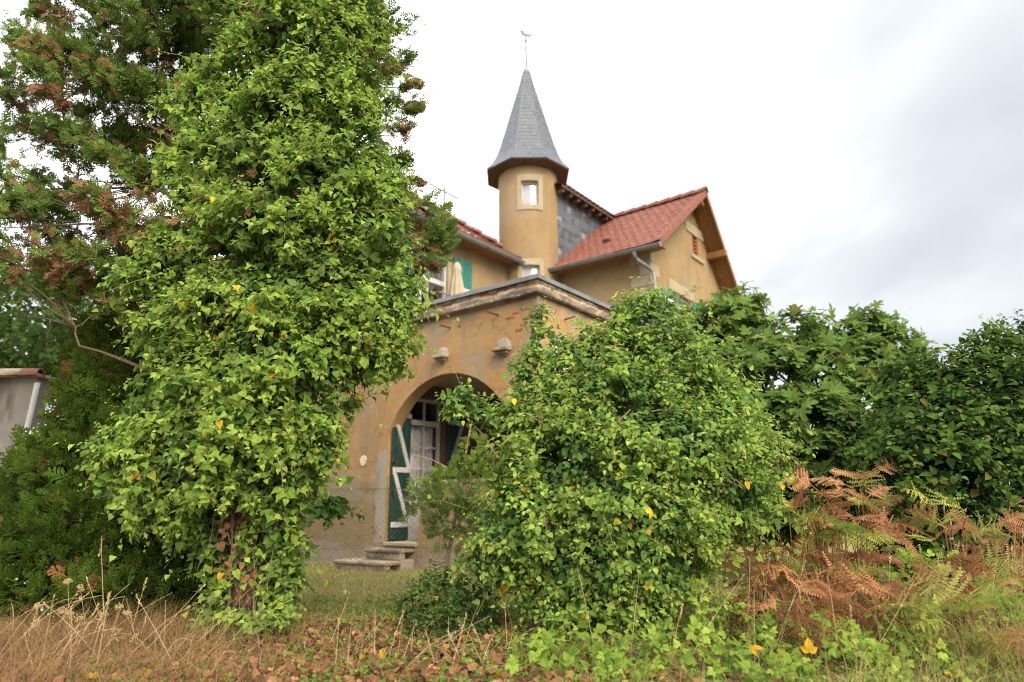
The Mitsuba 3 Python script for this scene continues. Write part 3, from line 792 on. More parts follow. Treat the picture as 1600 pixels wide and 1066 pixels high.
# aerial
AN = thing('tv_antenna', 'thin metal television aerial above the left roof', 'antenna')
ab = np.array([4.9, 2.92, 8.6])
put('mast', tube([ab, ab + [0, 0, .95]], .022, 6), 'vane_grey', AN, house=True)
b0, b1 = ab + [-.05, -.72, .80], ab + [.05, .58, .86]
put('boom', tube([b0, b1], .02, 5), 'vane_grey', AN, house=True)
for k in range(9):
    c = b0 + (b1 - b0) * (k + .3) / 9
    put('element', tube([c - [.16 + .01 * k, 0, 0], c + [.16 + .01 * k, 0, 0]], .008, 4), 'vane_grey', AN, house=True)
for sg in (-1, 1): put('reflector', tube([b1, b1 + [.02, .12, sg * .18]], .008, 4), 'zinc', AN, house=True)
# parasol
PA = thing('folded_parasol', 'folded cream parasol standing on the terrace beside the teal shutter', 'parasol')
pc = np.array([2.92, 1.26]); n = 40; prof = [(.0, 6.60), (.035, 6.58), (.085, 6.50), (.10, 6.42), (.075, 6.36), (.12, 6.1), (.155, 5.7), (.17, 5.35), (.15, 5.30)]
g = np.arange(n) * 2 * np.pi / n; v = []
for r, z in prof:
    rr_ = r * (1 + .16 * np.sin(g * 8) * (z < 6.4)); v.append(np.stack([pc[0] + rr_ * np.cos(g), pc[1] + rr_ * np.sin(g), g * 0 + z], 1))
f = []
for a in range(len(prof) - 1):
    for k in range(n): f.append((a * n + k, a * n + (k + 1) % n, (a + 1) * n + (k + 1) % n, (a + 1) * n + k))
put('canopy', (np.vstack(v), f), 'canvas', PA, house=True, smooth=35)
put('pole', tube([[pc[0], pc[1], 4.72], [pc[0], pc[1], 5.35]], .022, 10), 'white_paint', PA, house=True)
put('base', tube([[pc[0], pc[1], 4.68], [pc[0], pc[1], 4.74]], [.24, .2], 20), 'cement', PA, house=True)


# ------------------------------------------------------------------ leaves, shoots and sprays
def fan(outline, centre, fold=.16, droop=.22, curl=0.0):
    o = np.array(outline, float); o = np.vstack([o, (o[1:-1] * [-1, 1])[::-1]]); n = len(o)
    p = np.vstack([o, [centre]]); z = fold * np.abs(p[:, 0]) - droop * p[:, 1] ** 2 + curl * p[:, 0] * p[:, 1]
    k = np.arange(n)
    return np.column_stack([p, z]), np.stack([k, (k + 1) % n, k * 0 + n], 1)


IVY = fan([(0, 0), (-.26, -.10), (-.46, .10), (-.40, .34), (-.36, .48), (-.15, .72), (0, 1)], (0, .32), .2, .3)
OVATE = fan([(0, 0), (-.25, .12), (-.36, .36), (-.24, .68), (0, 1)], (0, .4), .2, .25)
LANCE = fan([(0, 0), (-.17, .25), (-.17, .6), (0, 1)], (0, .45), .2, .3)
FIGL = fan([(0, 0), (-.2, -.08), (-.44, .10), (-.40, .2), (-.2, .26), (-.5, .56), (-.42, .66), (-.15, .5), (-.16, .84), (0, 1)], (0, .3), .1, .3)
_o = []
for a_, s_, y_ in ((0, 1.0, .3), (1.05, .85, .12), (-1.05, .85, .12)):
    v_, f_ = OVATE; c_, d_ = math.cos(a_), math.sin(a_)
    _o.append((np.column_stack([v_[:, 0] * s_ * .8 * c_ - v_[:, 1] * s_ * .75 * d_, y_ + v_[:, 0] * s_ * .8 * d_ + v_[:, 1] * s_ * .75 * c_, v_[:, 2] * .8]), f_))
TRIF = join(_o)
DEAD = fan([(0, 0), (-.35, .05), (-.48, .35), (-.30, .5), (-.28, .8), (0, 1)], (0, .4), .45, -.3, .5)
NEEDLE = (np.array([[-.5, 0, 0], [.5, 0, 0], [0, 1, 0]]), np.array([[0, 1, 2]]))


def spray_proto(n, seed, flat=.25):
    """a feathery spray of a cypress: a central twig with side twigs of scale leaves"""
    r = np.random.default_rng(seed); V, F = [], []

    def blade(a, b, w):
        d = unit(b - a); s = unit(np.cross(d, r.normal(0, 1, 3) * flat + [0, 0, 1])) * w; m = a + (b - a) * .55; k = len(V)
        V.extend([a, m - s, b, m + s]); F.extend([(k, k + 1, k + 2), (k, k + 2, k + 3)])
    for q in range(n):
        y = .06 + .9 * q / n; sd = 1 if q % 2 else -1
        L = .46 * (1 - y) ** .7 + .08; an = math.radians(r.uniform(32, 55))
        a = np.array([0, y, 0]); b = a + L * np.array([sd * math.sin(an), math.cos(an), r.normal(0, .22)])
        blade(a, b, .06)
        for u in (.35, .65):
            c = a + (b - a) * u; a2 = an + r.uniform(-.9, .9)
            blade(c, c + L * .45 * np.array([sd * math.sin(a2), math.cos(a2), r.normal(0, .3)]), .05)
    blade(np.zeros(3), np.array([0, 1.0, 0]), .045)
    return np.array(V, float), np.array(F)


SPRAYS = [spray_proto(9, k) for k in range(3)]


def scatter(proto, pos, ax, nr, size, col, width=1.0):
    v, f = proto; N = len(pos)
    ax = unit(ax); x = unit(np.cross(ax, nr)); n = np.cross(x, ax)
    size = np.broadcast_to(size, (N,))[:, None, None]; width = np.broadcast_to(width, (N,))[:, None, None]
    V = pos[:, None] + size * (x[:, None] * v[None, :, :1] * width + ax[:, None] * v[None, :, 1:2] + n[:, None] * v[None, :, 2:3])
    F = f[None] + (np.arange(N) * len(v))[:, None, None]
    C = np.repeat(np.asarray(col)[:, None], len(v), 1)
    return V.reshape(-1, 3), F.reshape(-1, 3), C.reshape(-1, 3)


def jcol(parts):
    V, F, C, n = [], [], [], 0
    for v, f, c in parts:
        V.append(v); F.append(f + n); C.append(c); n += len(v)
    return np.vstack(V), np.vstack(F), np.vstack(C)


def putc(name, vfc, mat, parent=None, label=None, kind=None):
    return put(name, (vfc[0], vfc[1]), mat, parent, color=vfc[2], label=label, kind=kind)


def rdir(N): return unit(rng.normal(0, 1, (N, 3)))


def blobs(rows):
    """(px, py, depth, half width px, half height px[, depth factor]) -> centres and radii in metres"""
    C = np.array([at(r[0], r[1], r[2]) for r in rows]); k = np.array([r[2] / FOC for r in rows])
    R = np.array([[r[3], (r[3] + r[4]) / 2 * (r[5] if len(r) > 5 else .9), r[4]] for r in rows]) * k[:, None]
    return C, R


def in_shell(C, R, dens, lo=.55, hi=1.08, back=.45, inner=.62, gap=.0, rough=.36):
    """points spread through the outer shells of ellipsoids, with outward directions; fewer on the side away from the road"""
    P, N_ = [], []
    for c, r in zip(C, R):
        area = 4 * np.pi * (((r[0] * r[1]) ** 1.6 + (r[0] * r[2]) ** 1.6 + (r[1] * r[2]) ** 1.6) / 3) ** (1 / 1.6)
        n = max(14, int(area * dens)); d = rdir(n)
        rad = lo + (hi - lo) * rng.random(n) ** .6
        rad *= 1 - rough / 2 + rough * (vfbm(d * 2.2 + c * 3.1, 3, 5) * 1.5 - .25)
        keep = (d[:, 1] < .25) | (rng.random(n) < back)
        p = c + d * rad[:, None] * r
        P.append(p[keep]); N_.append(unit(d / r)[keep])
    P, N_ = np.vstack(P), np.vstack(N_)
    deep = np.full(len(P), 9.0)
    for c, r in zip(C, R): deep = np.minimum(deep, np.linalg.norm((P - c) / r, axis=1))
    k = deep > inner
    if gap: k &= vfbm(P * 2.6 + 17, 3, 6) > gap
    return P[k], N_[k]


def shoots(B, D, L, K, size, spread=.9, grav=.25, young=.5, bend=0.3):
    """leaves standing around shoots: positions, axes, normals, sizes, age 0 (old, at the foot) to 1 (young tip)"""
    M = len(B); D = unit(D); L = np.broadcast_to(L, (M,))
    f = (np.arange(K) + rng.random((M, K))) / K
    u = unit(np.cross(D, rdir(M))); w = np.cross(D, u)
    ph = np.arange(K) * 2.4 + rng.random((M, 1)) * 6.28 + rng.normal(0, .4, (M, K))
    rad = np.cos(ph)[..., None] * u[:, None] + np.sin(ph)[..., None] * w[:, None]
    sag = np.array([0, 0, -1.0]) * bend
    pos = B[:, None] + D[:, None] * (L[:, None] * f)[..., None] + sag * (L[:, None] * f ** 2)[..., None]
    ax = unit(rad * spread + D[:, None] * (.25 + .6 * f)[..., None] + [0, 0, -grav] + rng.normal(0, .22, (M, K, 3)))
    nr = D[:, None] * .7 + np.array([0, -.15, .75]) - rad * .1 + rng.normal(0, .38, (M, K, 3))
    sz = size * (1 - young * f ** 3) * rng.uniform(.5, 1.3, (M, K)) * rng.uniform(.75, 1.25, (M, 1))
    pos = pos + rad * (sz * .28)[..., None]
    q = lambda a: a.reshape(-1, *a.shape[2:])
    ends = (B, B + D * (L * .55)[:, None] + sag * (L * .3)[:, None], B + D * L[:, None] + sag * L[:, None])
    return q(pos), q(ax), q(nr), q(sz), q(f), ends


def stems(ends, rad, col, pick=None):
    """three-sided stems through three points each"""
    A, Bm, Cc = [e if pick is None else e[pick] for e in ends]
    N = len(A); t = unit(Cc - A); a = unit(np.cross(t, [.3, .2, .9])); b = np.cross(t, a); V = []
    for p, r in ((A, rad), (Bm, rad * .8), (Cc, rad * .4)):
        for g_ in (0, 2.094, 4.189): V.append(p + r * (math.cos(g_) * a + math.sin(g_) * b))
    V = np.stack(V, 1)
    f = [];
    for k in (0, 3):
        for q in range(3): f += [(k + q, k + (q + 1) % 3, k + 3 + (q + 1) % 3), (k + q, k + 3 + (q + 1) % 3, k + 3 + q)]
    F = np.array(f)[None] + (np.arange(N) * 9)[:, None, None]
    c = np.broadcast_to(np.asarray(col) * np.ones((N, 1)) * rng.uniform(.7, 1.3, (N, 1)), (N, 3))
    return V.reshape(-1, 3), F.reshape(-1, 3), np.repeat(c, 9, 0)


def hue(N, c0, c1, t, jit=.18):
    t = np.clip(t, 0, 1)[:, None]
    c = np.asarray(c0) * (1 - t) + np.asarray(c1) * t
    return np.clip(c * rng.uniform(1 - jit, 1 + jit, (N, 1)) * rng.uniform(.94, 1.06, (N, 3)), 0, 1)


YEL = np.array([.74, .50, .05])


def foliage(T_, proto, leaves, mat_, c0, c1, n_yellow, n_parts, part='leaf', yname='yellow_leaf', young_pow=1.6, extra=(), name='foliage', mix=.0):
    """turns leaves into parts of the plant T_: a few yellow leaves and the nearest green ones one by one, the rest as one mass"""
    pos, ax, nr, sz, f = leaves; N = len(pos)
    age = np.clip(f ** young_pow + rng.normal(0, .22, N), 0, 1)
    plant = vfbm(pos * 1.7, 2, 9) * 1.6 - .8                     # whole shoots differ a little in colour
    col = hue(N, c0, c1, age * .75 + plant * .35 + .1)
    worn = rng.random(N) < .13; col[worn] *= rng.uniform(.45, .75, (worn.sum(), 1))        # old, dull leaves among the fresh ones
    tired = rng.random(N) < .05; col[tired] = col[tired] * .5 + np.array([.30, .24, .06]) * .5
    nearness = np.linalg.norm(pos - EYE, axis=1) - 9 * sz
    out = np.ones(N, bool)
    order = np.argsort(nearness)
    vis = order[:int(N * .28)]
    ye = rng.choice(vis, n_yellow, replace=False) if n_yellow else np.array([], int)
    gr_ = [k for k in order[: n_parts * 3] if k not in set(ye.tolist())]
    gr_ = rng.permutation(gr_)[:n_parts].astype(int) if n_parts else np.array([], int)
    for k in ye:
        c = YEL * rng.uniform(.7, 1.15) * np.array([1, rng.uniform(.75, 1.15), 1]); out[k] = False
        putc(yname, scatter(proto, pos[k:k + 1], ax[k:k + 1] * .5 + [0, 0, -.5], np.array([[0, -1, .4]]) + rng.normal(0, .3, (1, 3)), min(sz[k] * 1.15, .085), c[None]), mat_, T_)
    for k in gr_:
        out[k] = False
        putc(part, scatter(proto, pos[k:k + 1], ax[k:k + 1], nr[k:k + 1], sz[k:k + 1], col[k:k + 1]), mat_, T_)
    putc(name, jcol([scatter(proto, pos[out], ax[out], nr[out], sz[out], col[out], rng.uniform(.8, 1.15, out.sum())), *extra]), mat_, T_, kind='stuff')


def wander(a, b, amp, n=14, seed=0):
    t = np.linspace(0, 1, n)[:, None]; p = np.asarray(a) * (1 - t) + np.asarray(b) * t
    q = np.column_stack([t[:, 0] * 4 + seed * 7.3, t[:, 0] * 0, t[:, 0] * 0])
    o = np.stack([vfbm(q + [0, k * 5.1, 0], 3, seed) - .5 for k in range(3)], 1) * amp * 2
    return p + o * (np.sin(np.pi * t * .5))


# ------------------------------------------------------------------ the conifer and the ivy that climbs it
G_IVY0, G_IVY1 = (.145, .26, .052), (.34, .48, .095)
trunk_px = [(388, 985, 7.0), (392, 900, 7.0), (398, 800, 7.02), (402, 660, 7.05), (410, 500, 7.1), (420, 300, 7.15), (432, 100, 7.2), (440, -80, 7.2)]
trunk = np.array([at(*p) for p in trunk_px]); trunk[0, 2] = ground_z(trunk[0, 0], trunk[0, 1]) - .1
CT = thing('conifer_tree', 'tall dark conifer with browning sprays behind the climbing ivy, far left', 'tree')
tt_ = np.linspace(0, 1, 40); k_ = np.linspace(0, 1, len(trunk)); tp = np.stack([np.interp(tt_, k_, trunk[:, c]) for c in range(3)], 1)
put('trunk', tube(tp, np.linspace(.26, .09, 40) * (1 + .15 * (vnoise(np.stack([tt_ * 30, tt_ * 0, tt_ * 0], 1)) - .5)), 12), 'bark', CT, smooth=True, label='fissured grey trunk half hidden by ivy')
plm = []
poly = Polygon([(20, 40), (75, 66), (45, -60), (420, -60), (340, 120), (300, 260), (300, 420), (230, 480), (120, 500), (60, 470), (-60, 480), (-60, 160), (12, 130)])
r2 = np.random.default_rng(21)
while len(plm) < 132:
    x, y = r2.uniform(-60, 420), r2.uniform(-60, 500)
    if not poly.contains(shapely.Point(x, y)): continue
    if min([math.hypot(x - p[0], y - p[1]) for p in plm] + [99]) < 19: continue
    if y > 230 and x < 230 and r2.random() < .34: continue
    plm.append((x, y, r2.uniform(7.1, 8.9), r2.uniform(26, 48), (r2.random() < (.5 if 190 < y < 470 and x > 130 else .14))))
plm += [(30, 55, 7.6, 26, 0), (18, 130, 7.6, 30, 0), (600, 40, 7.4, 40, 0), (590, 110, 7.3, 40, 1), (622, 95, 7.4, 26, 0), (628, 160, 7.4, 30, 0), (648, 168, 7.4, 14, 0), (612, 205, 7.4, 28, 1), (600, 250, 7.4, 30, 1), (622, 250, 7.3, 20, 0),
        (690, 350, 7.2, 26, 0), (668, 375, 7.2, 34, 0), (642, 330, 7.2, 36, 0), (690, 385, 7.2, 24, 0), (640, 395, 7.2, 30, 1), (660, 420, 7.2, 24, 1), (630, 290, 7.2, 26, 1), (612, 440, 7.2, 30, 0), (575, 20, 7.5, 40, 0), (640, 130, 7.4, 16, 1),
        (540, -30, 7.7, 50, 0), (480, -40, 7.7, 60, 0), (560, 80, 7.7, 50, 1)]
plm += [(r2.uniform(310, 590), r2.uniform(-60, 470), r2.uniform(7.7, 8.6), r2.uniform(40, 58), r2.random() < .2) for _ in range(46)]
LIMB, sprV = [], {0: [], 1: []}
MAIN = []
for q in range(18):                              # main limbs, sweeping out and up to the left and right
    h = 2.5 + q * .37; base = np.array([np.interp(h, tp[:, 2], tp[:, k]) for k in range(3)]); sd = -1 if q % 3 else 1
    tip = base + np.array([sd * rng.uniform(1.3, 2.4) * (.6 if sd > 0 else 1), rng.uniform(.2, 1.6), rng.uniform(.5, 1.3)])
    MAIN.append(wander(base, tip, .35, 14, q + 40) + np.array([0, 0, -.35]) * np.sin(np.linspace(0, np.pi, 14))[:, None]); LIMB.append(tube(MAIN[-1], np.linspace(.04, .008, 14), 5))
MP = np.vstack(MAIN)
for q, (x, y, Y, rp, brown) in enumerate(plm):
    c = at(x, y, Y); r = rp * Y / FOC
    h = np.clip(c[2] - .6 * np.linalg.norm(c[:2] - tp[20, :2]), 1.8, 8); base = np.array([np.interp(h, tp[:, 2], tp[:, k]) for k in range(3)])
    m_ = MP[np.argmin(np.linalg.norm(MP - c, axis=1))]
    LIMB.append(tube(wander(m_, c, .12, 7, q), np.linspace(.012, .004, 7), 4))
    n = int((80 + 70 * (rp / 40) ** 2) * (1.0 if x < 560 else .75))
    out = unit(c - base)
    al = rng.uniform(-.9, 1.0, (n, 1)); p = c + out * al * r * 1.25 + [0, 0, -.25] * al ** 2 * r * 2 + rdir(n) * (rng.random((n, 1)) ** .7) * r * (.95 - .5 * np.abs(al))
    p += (np.stack([vfbm(p * 5 + u * 9.1, 2, u) for u in range(3)], 1) - .5) * r * 1.3
    ax = unit((p - c) * .7 / r + out * .9 + [0, 0, .3 - .5 * brown] + rng.normal(0, .4, (n, 3)))
    bm = rng.random(n) < np.where(vfbm(p * 6, 2, 31) > .5, .75, .3) * (1.0 if brown else .14); sz_ = rng.uniform(.08, .19, n) * (.85 if x > 560 else 1.0); nn_ = rng.normal(0, 1, (n, 3)) + [0, -.3, .6]
    for b_ in (0, 1):
        e_ = bm == b_; sprV[b_].append(((p - ax * .06)[e_], ax[e_], nn_[e_], sz_[e_], np.full(e_.sum(), q)))
for q in range(70):                              # dying inner sprays along the trunk, added as brownish dark behind ivy gaps
    h = rng.uniform(3.0, 7.6); c = np.array([np.interp(h, tp[:, 2], tp[:, k]) for k in range(3)]) + rng.normal(0, 1, 3) * [.35, .3, .1] + [0, .12, 0]; n = 34
    p = c + rng.normal(0, .16, (n, 3)); sprV[int(rng.random() < .6)].append((p, rng.normal(0, 1, (n, 3)) + [0, 0, -.3], rng.normal(0, 1, (n, 3)), rng.uniform(.1, .2, n), np.full(n, 200 + q)))
put('limb', join(LIMB), 'limb_bark', CT, kind='stuff')
for b, nm, c0, c1 in ((0, 'spray_foliage', (.055, .105, .025), (.18, .27, .06)), (1, 'dead_foliage', (.15, .085, .05), (.29, .165, .09))):
    P, A, Nn, S, Q = [np.concatenate(z) for z in zip(*sprV[b])]
    tone = vnoise(np.column_stack([Q * 3.7, Q * 0, Q * 0])); tone = tone * .7 + rng.random(len(P)) * .4 - .1
    which = rng.integers(3, size=len(P)); c = hue(len(P), c0, c1, tone)
    putc(nm, jcol([scatter(SPRAYS[w], P[which == w], A[which == w], Nn[which == w], S[which == w], c[which == w]) for w in range(3)]), 'dull_leaf', CT, kind='stuff', label='rust brown dying sprays' if b else None)

IV = thing('climbing_ivy', 'bright green ivy covering the conifer trunk, with scattered yellow leaves', 'ivy')
ivy_rows = [(490, -70, 7.3, 130, 90), (400, -30, 7.2, 100, 80), (545, 30, 7.2, 62, 80), (480, 60, 7.0, 110, 80), (390, 110, 7.1, 80, 70), (550, 130, 7.0, 60, 70), (470, 170, 6.9, 110, 80), (330, 180, 7.1, 60, 55), (560, 220, 6.95, 58, 70), (400, 250, 6.9, 110, 75), (300, 262, 7.1, 55, 35),
            (510, 290, 6.8, 105, 75), (340, 320, 7.0, 75, 55), (590, 310, 6.9, 42, 50), (440, 370, 6.7, 120, 75), (570, 385, 6.75, 85, 60), (320, 400, 7.0, 80, 50), (250, 440, 6.95, 52, 32), (205, 432, 6.95, 26, 17), (490, 460, 6.65, 125, 70), (380, 480, 6.7, 110, 65), (605, 465, 6.75, 55, 42), (295, 520, 6.85, 75, 55), (560, 530, 6.7, 80, 55), (605, 560, 6.75, 38, 28),
            (440, 570, 6.55, 115, 75), (330, 590, 6.7, 90, 60), (245, 605, 6.85, 40, 36), (270, 660, 6.75, 58, 34), (512, 615, 6.65, 48, 58), (400, 665, 6.5, 105, 70), (300, 700, 6.65, 90, 50), (215, 705, 6.75, 55, 28), (165, 706, 6.75, 24, 14), (472, 706, 6.65, 50, 58), (205, 745, 6.75, 46, 28), (390, 750, 6.6, 85, 50), (290, 765, 6.7, 75, 34), (240, 800, 6.75, 32, 20), (320, 805, 6.75, 42, 24), (432, 800, 6.75, 36, 50), (300, 835, 6.85, 20, 16), (448, 850, 6.85, 20, 55), (446, 905, 6.8, 18, 45), (338, 850, 6.85, 15, 40), (340, 930, 6.8, 16, 34), (405, 850, 6.75, 16, 30), (440, 935, 6.85, 26, 40), (350, 985, 6.7, 42, 22), (420, 985, 6.65, 50, 24)]
C, R = blobs(ivy_rows)
B, Nn = in_shell(C, R, 150, back=.35, gap=.46, rough=.85)
D = unit(Nn * .8 + [0, -.25, .2] + rng.normal(0, .42, (len(B), 3)))
lv = shoots(B - D * .05, D, rng.uniform(.12, .30, len(B)) * np.where(rng.random(len(B)) < .13, 2.2, 1), 9, .072, grav=.4, young=.45)
B2, N2 = in_shell(C, R, 45, lo=.35, hi=.75, inner=.12, back=.6)
l2 = shoots(B2, unit(N2 * .5 + [0, 0, .3] + rng.normal(0, .5, (len(B2), 3))), 0.2, 8, 0.08, grav=.4, young=.2)
old = [scatter(IVY, *l2[:4], hue(len(l2[0]), (.14, .24, .045), (.5, .5, .5), rng.random(len(l2[0])) * .12 - .02))]
ends = lv[5]; st = rng.random(len(B)) < .5
ex = [stems(ends, .004, (.30, .24, .12), st)] + old
foliage(IV, IVY, lv[:5], 'leaf', G_IVY0, G_IVY1, 75, 190, 'leaf', extra=ex)
rr = []
for k in range(44):                              # woody ivy stems, trailing runners, bare twigs
    if k < 16:
        a = at(rng.uniform(350, 420), rng.uniform(960, 990), rng.uniform(6.68, 6.95)); b = at(rng.uniform(340, 450), rng.uniform(560, 840), rng.uniform(6.65, 6.9)); r0 = .011
    elif k < 32:
        a = at(rng.uniform(330, 520), rng.uniform(100, 700), 7.0); b = a + unit(rng.normal(0, 1, 3) * [.7, .4, .6] + [0, -1.2, 0]) * rng.uniform(.4, .75); r0 = .009
    else:
        a = at(rng.uniform(340, 460), rng.uniform(700, 820), 6.7); b = a + [rng.uniform(-.2, .3), rng.uniform(-.2, .1), -rng.uniform(.5, 1.1)]; r0 = .0055
    rr.append(tube(wander(a, b, .09, 12, k), np.linspace(r0, r0 * .4, 12), 5))
for k, q in enumerate(rr): put('woody_stem', q, 'bark', IV)
hang = at(514, 785, 6.6)
B = hang + rng.normal(0, 1, (16, 3)) * [.1, .05, .05]; lv2 = shoots(B, rng.normal(0, .4, (16, 3)) + [.1, -.2, -.5], .16, 8, .08)
putc('hanging_sprig', jcol([scatter(IVY, *lv2[:4], hue(len(lv2[0]), (.03, .07, .02), (.06, .12, .03), lv2[4])), stems((np.array([at(462, 715, 6.65)]), np.array([at(496, 755, 6.62)]), np.array([hang])), .004, (.15, .1, .05))]), 'leaf', IV, label='dark sprig hanging right of the ivy')
dl = at(372, 880, 6.72)                          # withered ivy leaves on the trunk
n = 80; p = np.stack([at(rng.uniform(340, 400), rng.uniform(770, 950), rng.uniform(6.6, 6.8)) for _ in range(n)])
dcol = hue(n, (.22, .11, .06), (.42, .24, .13), rng.random(n))
for k in range(n):
    putc('withered_leaf', scatter(IVY, p[k:k + 1], rng.normal(0, .5, (1, 3)) + [0, -.2, -.8], rng.normal(0, .6, (1, 3)) + [0, -1, .2], rng.uniform(.06, .10), dcol[k:k + 1]), 'dull_leaf', IV)


# ------------------------------------------------------------------ juniper with pale blue cones, bottom left
def conifer(T_, rows, dens, size, c0, c1, outv, brown=.12, mat_='dull_leaf', name='foliage', upb=.5):
    C, R = blobs(rows); P, Nn = in_shell(C, R, dens, lo=.4, inner=.5, back=.5); n = len(P)
    ax = unit(Nn * .7 + [0, -.1, upb] + rng.normal(0, .35, (n, 3))); tone = vfbm(P * 2.3, 3, 4) * 1.5 - .3 + rng.random(n) * .35
    br = (vfbm(P * 4.9 + 40, 3, 8) > 1 - brown - .34) & (rng.random(n) < .35)
    c = hue(n, c0, c1, tone); c[br] = hue(br.sum(), (.16, .08, .04), (.30, .15, .07), rng.random(br.sum()))
    w = rng.integers(3, size=n); s = rng.uniform(.7, 1.3, n) * size
    putc(name, jcol([scatter(SPRAYS[q], P[w == q], ax[w == q], (rng.normal(0, 1, (n, 3)) + [0, -.4, .3])[w == q], s[w == q], c[w == q]) for q in range(3)]), mat_, T_, kind='stuff')
    return C, R, P, Nn


JU = thing('juniper_shrub', 'dense dark green juniper with pale blue cones at the lower left', 'shrub')
C, R, P, Nn = conifer(JU, [(205, 560, 8.9, 65, 70), (165, 640, 8.6, 62, 80), (240, 640, 8.7, 85, 90), (110, 730, 8.4, 70, 60), (190, 740, 8.3, 110, 90), (290, 740, 8.5, 80, 100), (65, 810, 8.2, 60, 80), (150, 840, 8.0, 100, 80), (250, 860, 8.0, 100, 80), (330, 870, 7.9, 60, 80), (80, 890, 7.8, 70, 60), (190, 930, 7.7, 120, 50), (300, 940, 7.6, 70, 50), (30, 900, 7.9, 50, 60), (160, 560, 9.0, 40, 50)], 330, .20, (.03, .065, .013), (.10, .16, .026), None, brown=.04)
jt = at(200, 960, 8.3)
put('trunk', tube(wander([jt[0], jt[1], ground_z(jt[0], jt[1]) - .1], at(190, 620, 8.7), .12, 14, 3), np.linspace(.09, .02, 14), 8), 'bark', JU, smooth=True)
put('limb', join([tube(wander([jt[0], jt[1], .8 + .15 * k], C[k], .15, 8, k), np.linspace(.03, .007, 8), 4) for k in range(len(C))]), 'bark', JU, kind='stuff')
for px, py, Y in ((82, 638, 8.2), (96, 652, 8.1), (52, 672, 8.0), (68, 712, 8.0), (100, 740, 8.0), (18, 830, 7.6), (22, 848, 7.6), (48, 868, 7.5), (14, 880, 7.5), (28, 884, 7.5), (46, 905, 7.4), (220, 925, 7.3), (130, 815, 7.6), (72, 860, 7.6), (130, 770, 7.7), (190, 550, 8.4), (90, 630, 8.2), (80, 950, 7.2)):
    c = at(px, py, Y); n = rng.integers(7, 14); q = c + rng.normal(0, 1, (n, 3)) * [.045, .03, .03]
    s = trimesh.creation.icosphere(1, .012)
    put('cone_cluster', join([(np.array(s.vertices) * rng.uniform(.8, 1.2) + x, s.faces) for x in q]), 'blue_cone', JU, smooth=True, kind='stuff')
mat('blue_cone', (.36, .46, .50), .8, .2)

# ------------------------------------------------------------------ the big ivy bush
BU = thing('ivy_bush', 'large rounded bush of light green ivy in front of the terrace', 'bush')
bush_rows = [(1012, 520, 7.0, 56, 45), (990, 492, 7.0, 30, 28), (1030, 478, 7.0, 22, 22), (935, 560, 6.95, 62, 48), (885, 585, 6.9, 52, 46), (1045, 575, 6.95, 78, 60), (960, 625, 6.7, 105, 70), (870, 650, 6.75, 70, 60), (1095, 630, 6.95, 62, 50), (1120, 690, 6.9, 80, 65), (1180, 715, 7.05, 42, 50), (1040, 700, 6.55, 115, 80), (900, 720, 6.55, 110, 80), (838, 720, 6.7, 46, 50), (1120, 780, 6.7, 85, 60), (990, 790, 6.4, 115, 80), (850, 800, 6.5, 95, 70), (796, 805, 6.65, 34, 42), (1060, 830, 6.5, 70, 55), (930, 860, 6.4, 110, 60), (800, 865, 6.55, 62, 45), (1010, 890, 6.45, 80, 50), (900, 930, 6.5, 75, 45), (975, 950, 6.45, 55, 45), (840, 580, 6.9, 36, 40), (812, 655, 6.7, 30, 22), (760, 652, 6.7, 22, 10), (720, 634, 6.65, 24, 22), (1150, 648, 7.0, 40, 26), (760, 870, 6.6, 24, 24), (850, 530, 6.95, 16, 22), (842, 500, 6.98, 8, 20), (1000, 975, 6.4, 26, 30)]
C, R = blobs(bush_rows)
B, Nn = in_shell(C, R, 175, back=.35, gap=.43, rough=.85)
D = unit(Nn * .75 + [0, -.1, .38] + rng.normal(0, .40, (len(B), 3)))
lv = shoots(B - D * .05, D, rng.uniform(.10, .25, len(B)) * np.where(rng.random(len(B)) < .15, 2.3, 1), 9, .062, grav=.3, young=.4)
B2, N2 = in_shell(C, R, 70, lo=.35, hi=.75, inner=.12, back=.6)
l2 = shoots(B2, unit(N2 * .5 + [0, 0, .3] + rng.normal(0, .5, (len(B2), 3))), 0.18, 8, 0.066, grav=.4, young=.2)
old = [scatter(OVATE, *l2[:4], hue(len(l2[0]), (.11, .22, .05), (.5, .5, .5), rng.random(len(l2[0])) * .12 - .02))]
foliage(BU, OVATE, lv[:5], 'leaf', (.125, .24, .055), (.36, .49, .105), 75, 190, 'leaf', extra=[stems(lv[5], .0034, (.30, .27, .11), rng.random(len(B)) < .5)] + old)
gnd = at(960, 960, 6.9); gnd[2] = ground_z(gnd[0], gnd[1])
for k in range(14):
    put('branch', tube(wander(gnd + rng.normal(0, .1, 3) * [1, 1, 0], C[(k * 5 + 2) % len(C)], .2, 12, k), np.linspace(.035, .008, 12), 6), 'bark', BU)
for px, py in ((985, 640), (1150, 760), (1165, 762), (860, 670), (955, 870), (1070, 640)):
    a = at(px, py, 6.25); put('bare_twig', tube(wander(a, a + rng.normal(0, 1, 3) * [.22, .05, .16], .03, 6, px), [.006] * 6, 5), 'bark', BU)


def umbels(T_, spots, Y, n0=12):
    s = trimesh.creation.icosphere(1, .007); V = []
    for px, py in spots:
        a = at(px, py + 16, Y); c = at(px, py, Y); V.append((tube([a, c], .003, 4)[0], tube([a, c], .003, 4)[1]))
        for k in range(n0):
            d = unit(rng.normal(0, 1, 3) + [0, 0, .3]); V.append(tube([c, c + d * .026], .0015, 3)); V.append((np.array(s.vertices) + c + d * .028, np.array(s.faces)))
        put('flower_umbel', join(V), 'umbel', T_); V = []


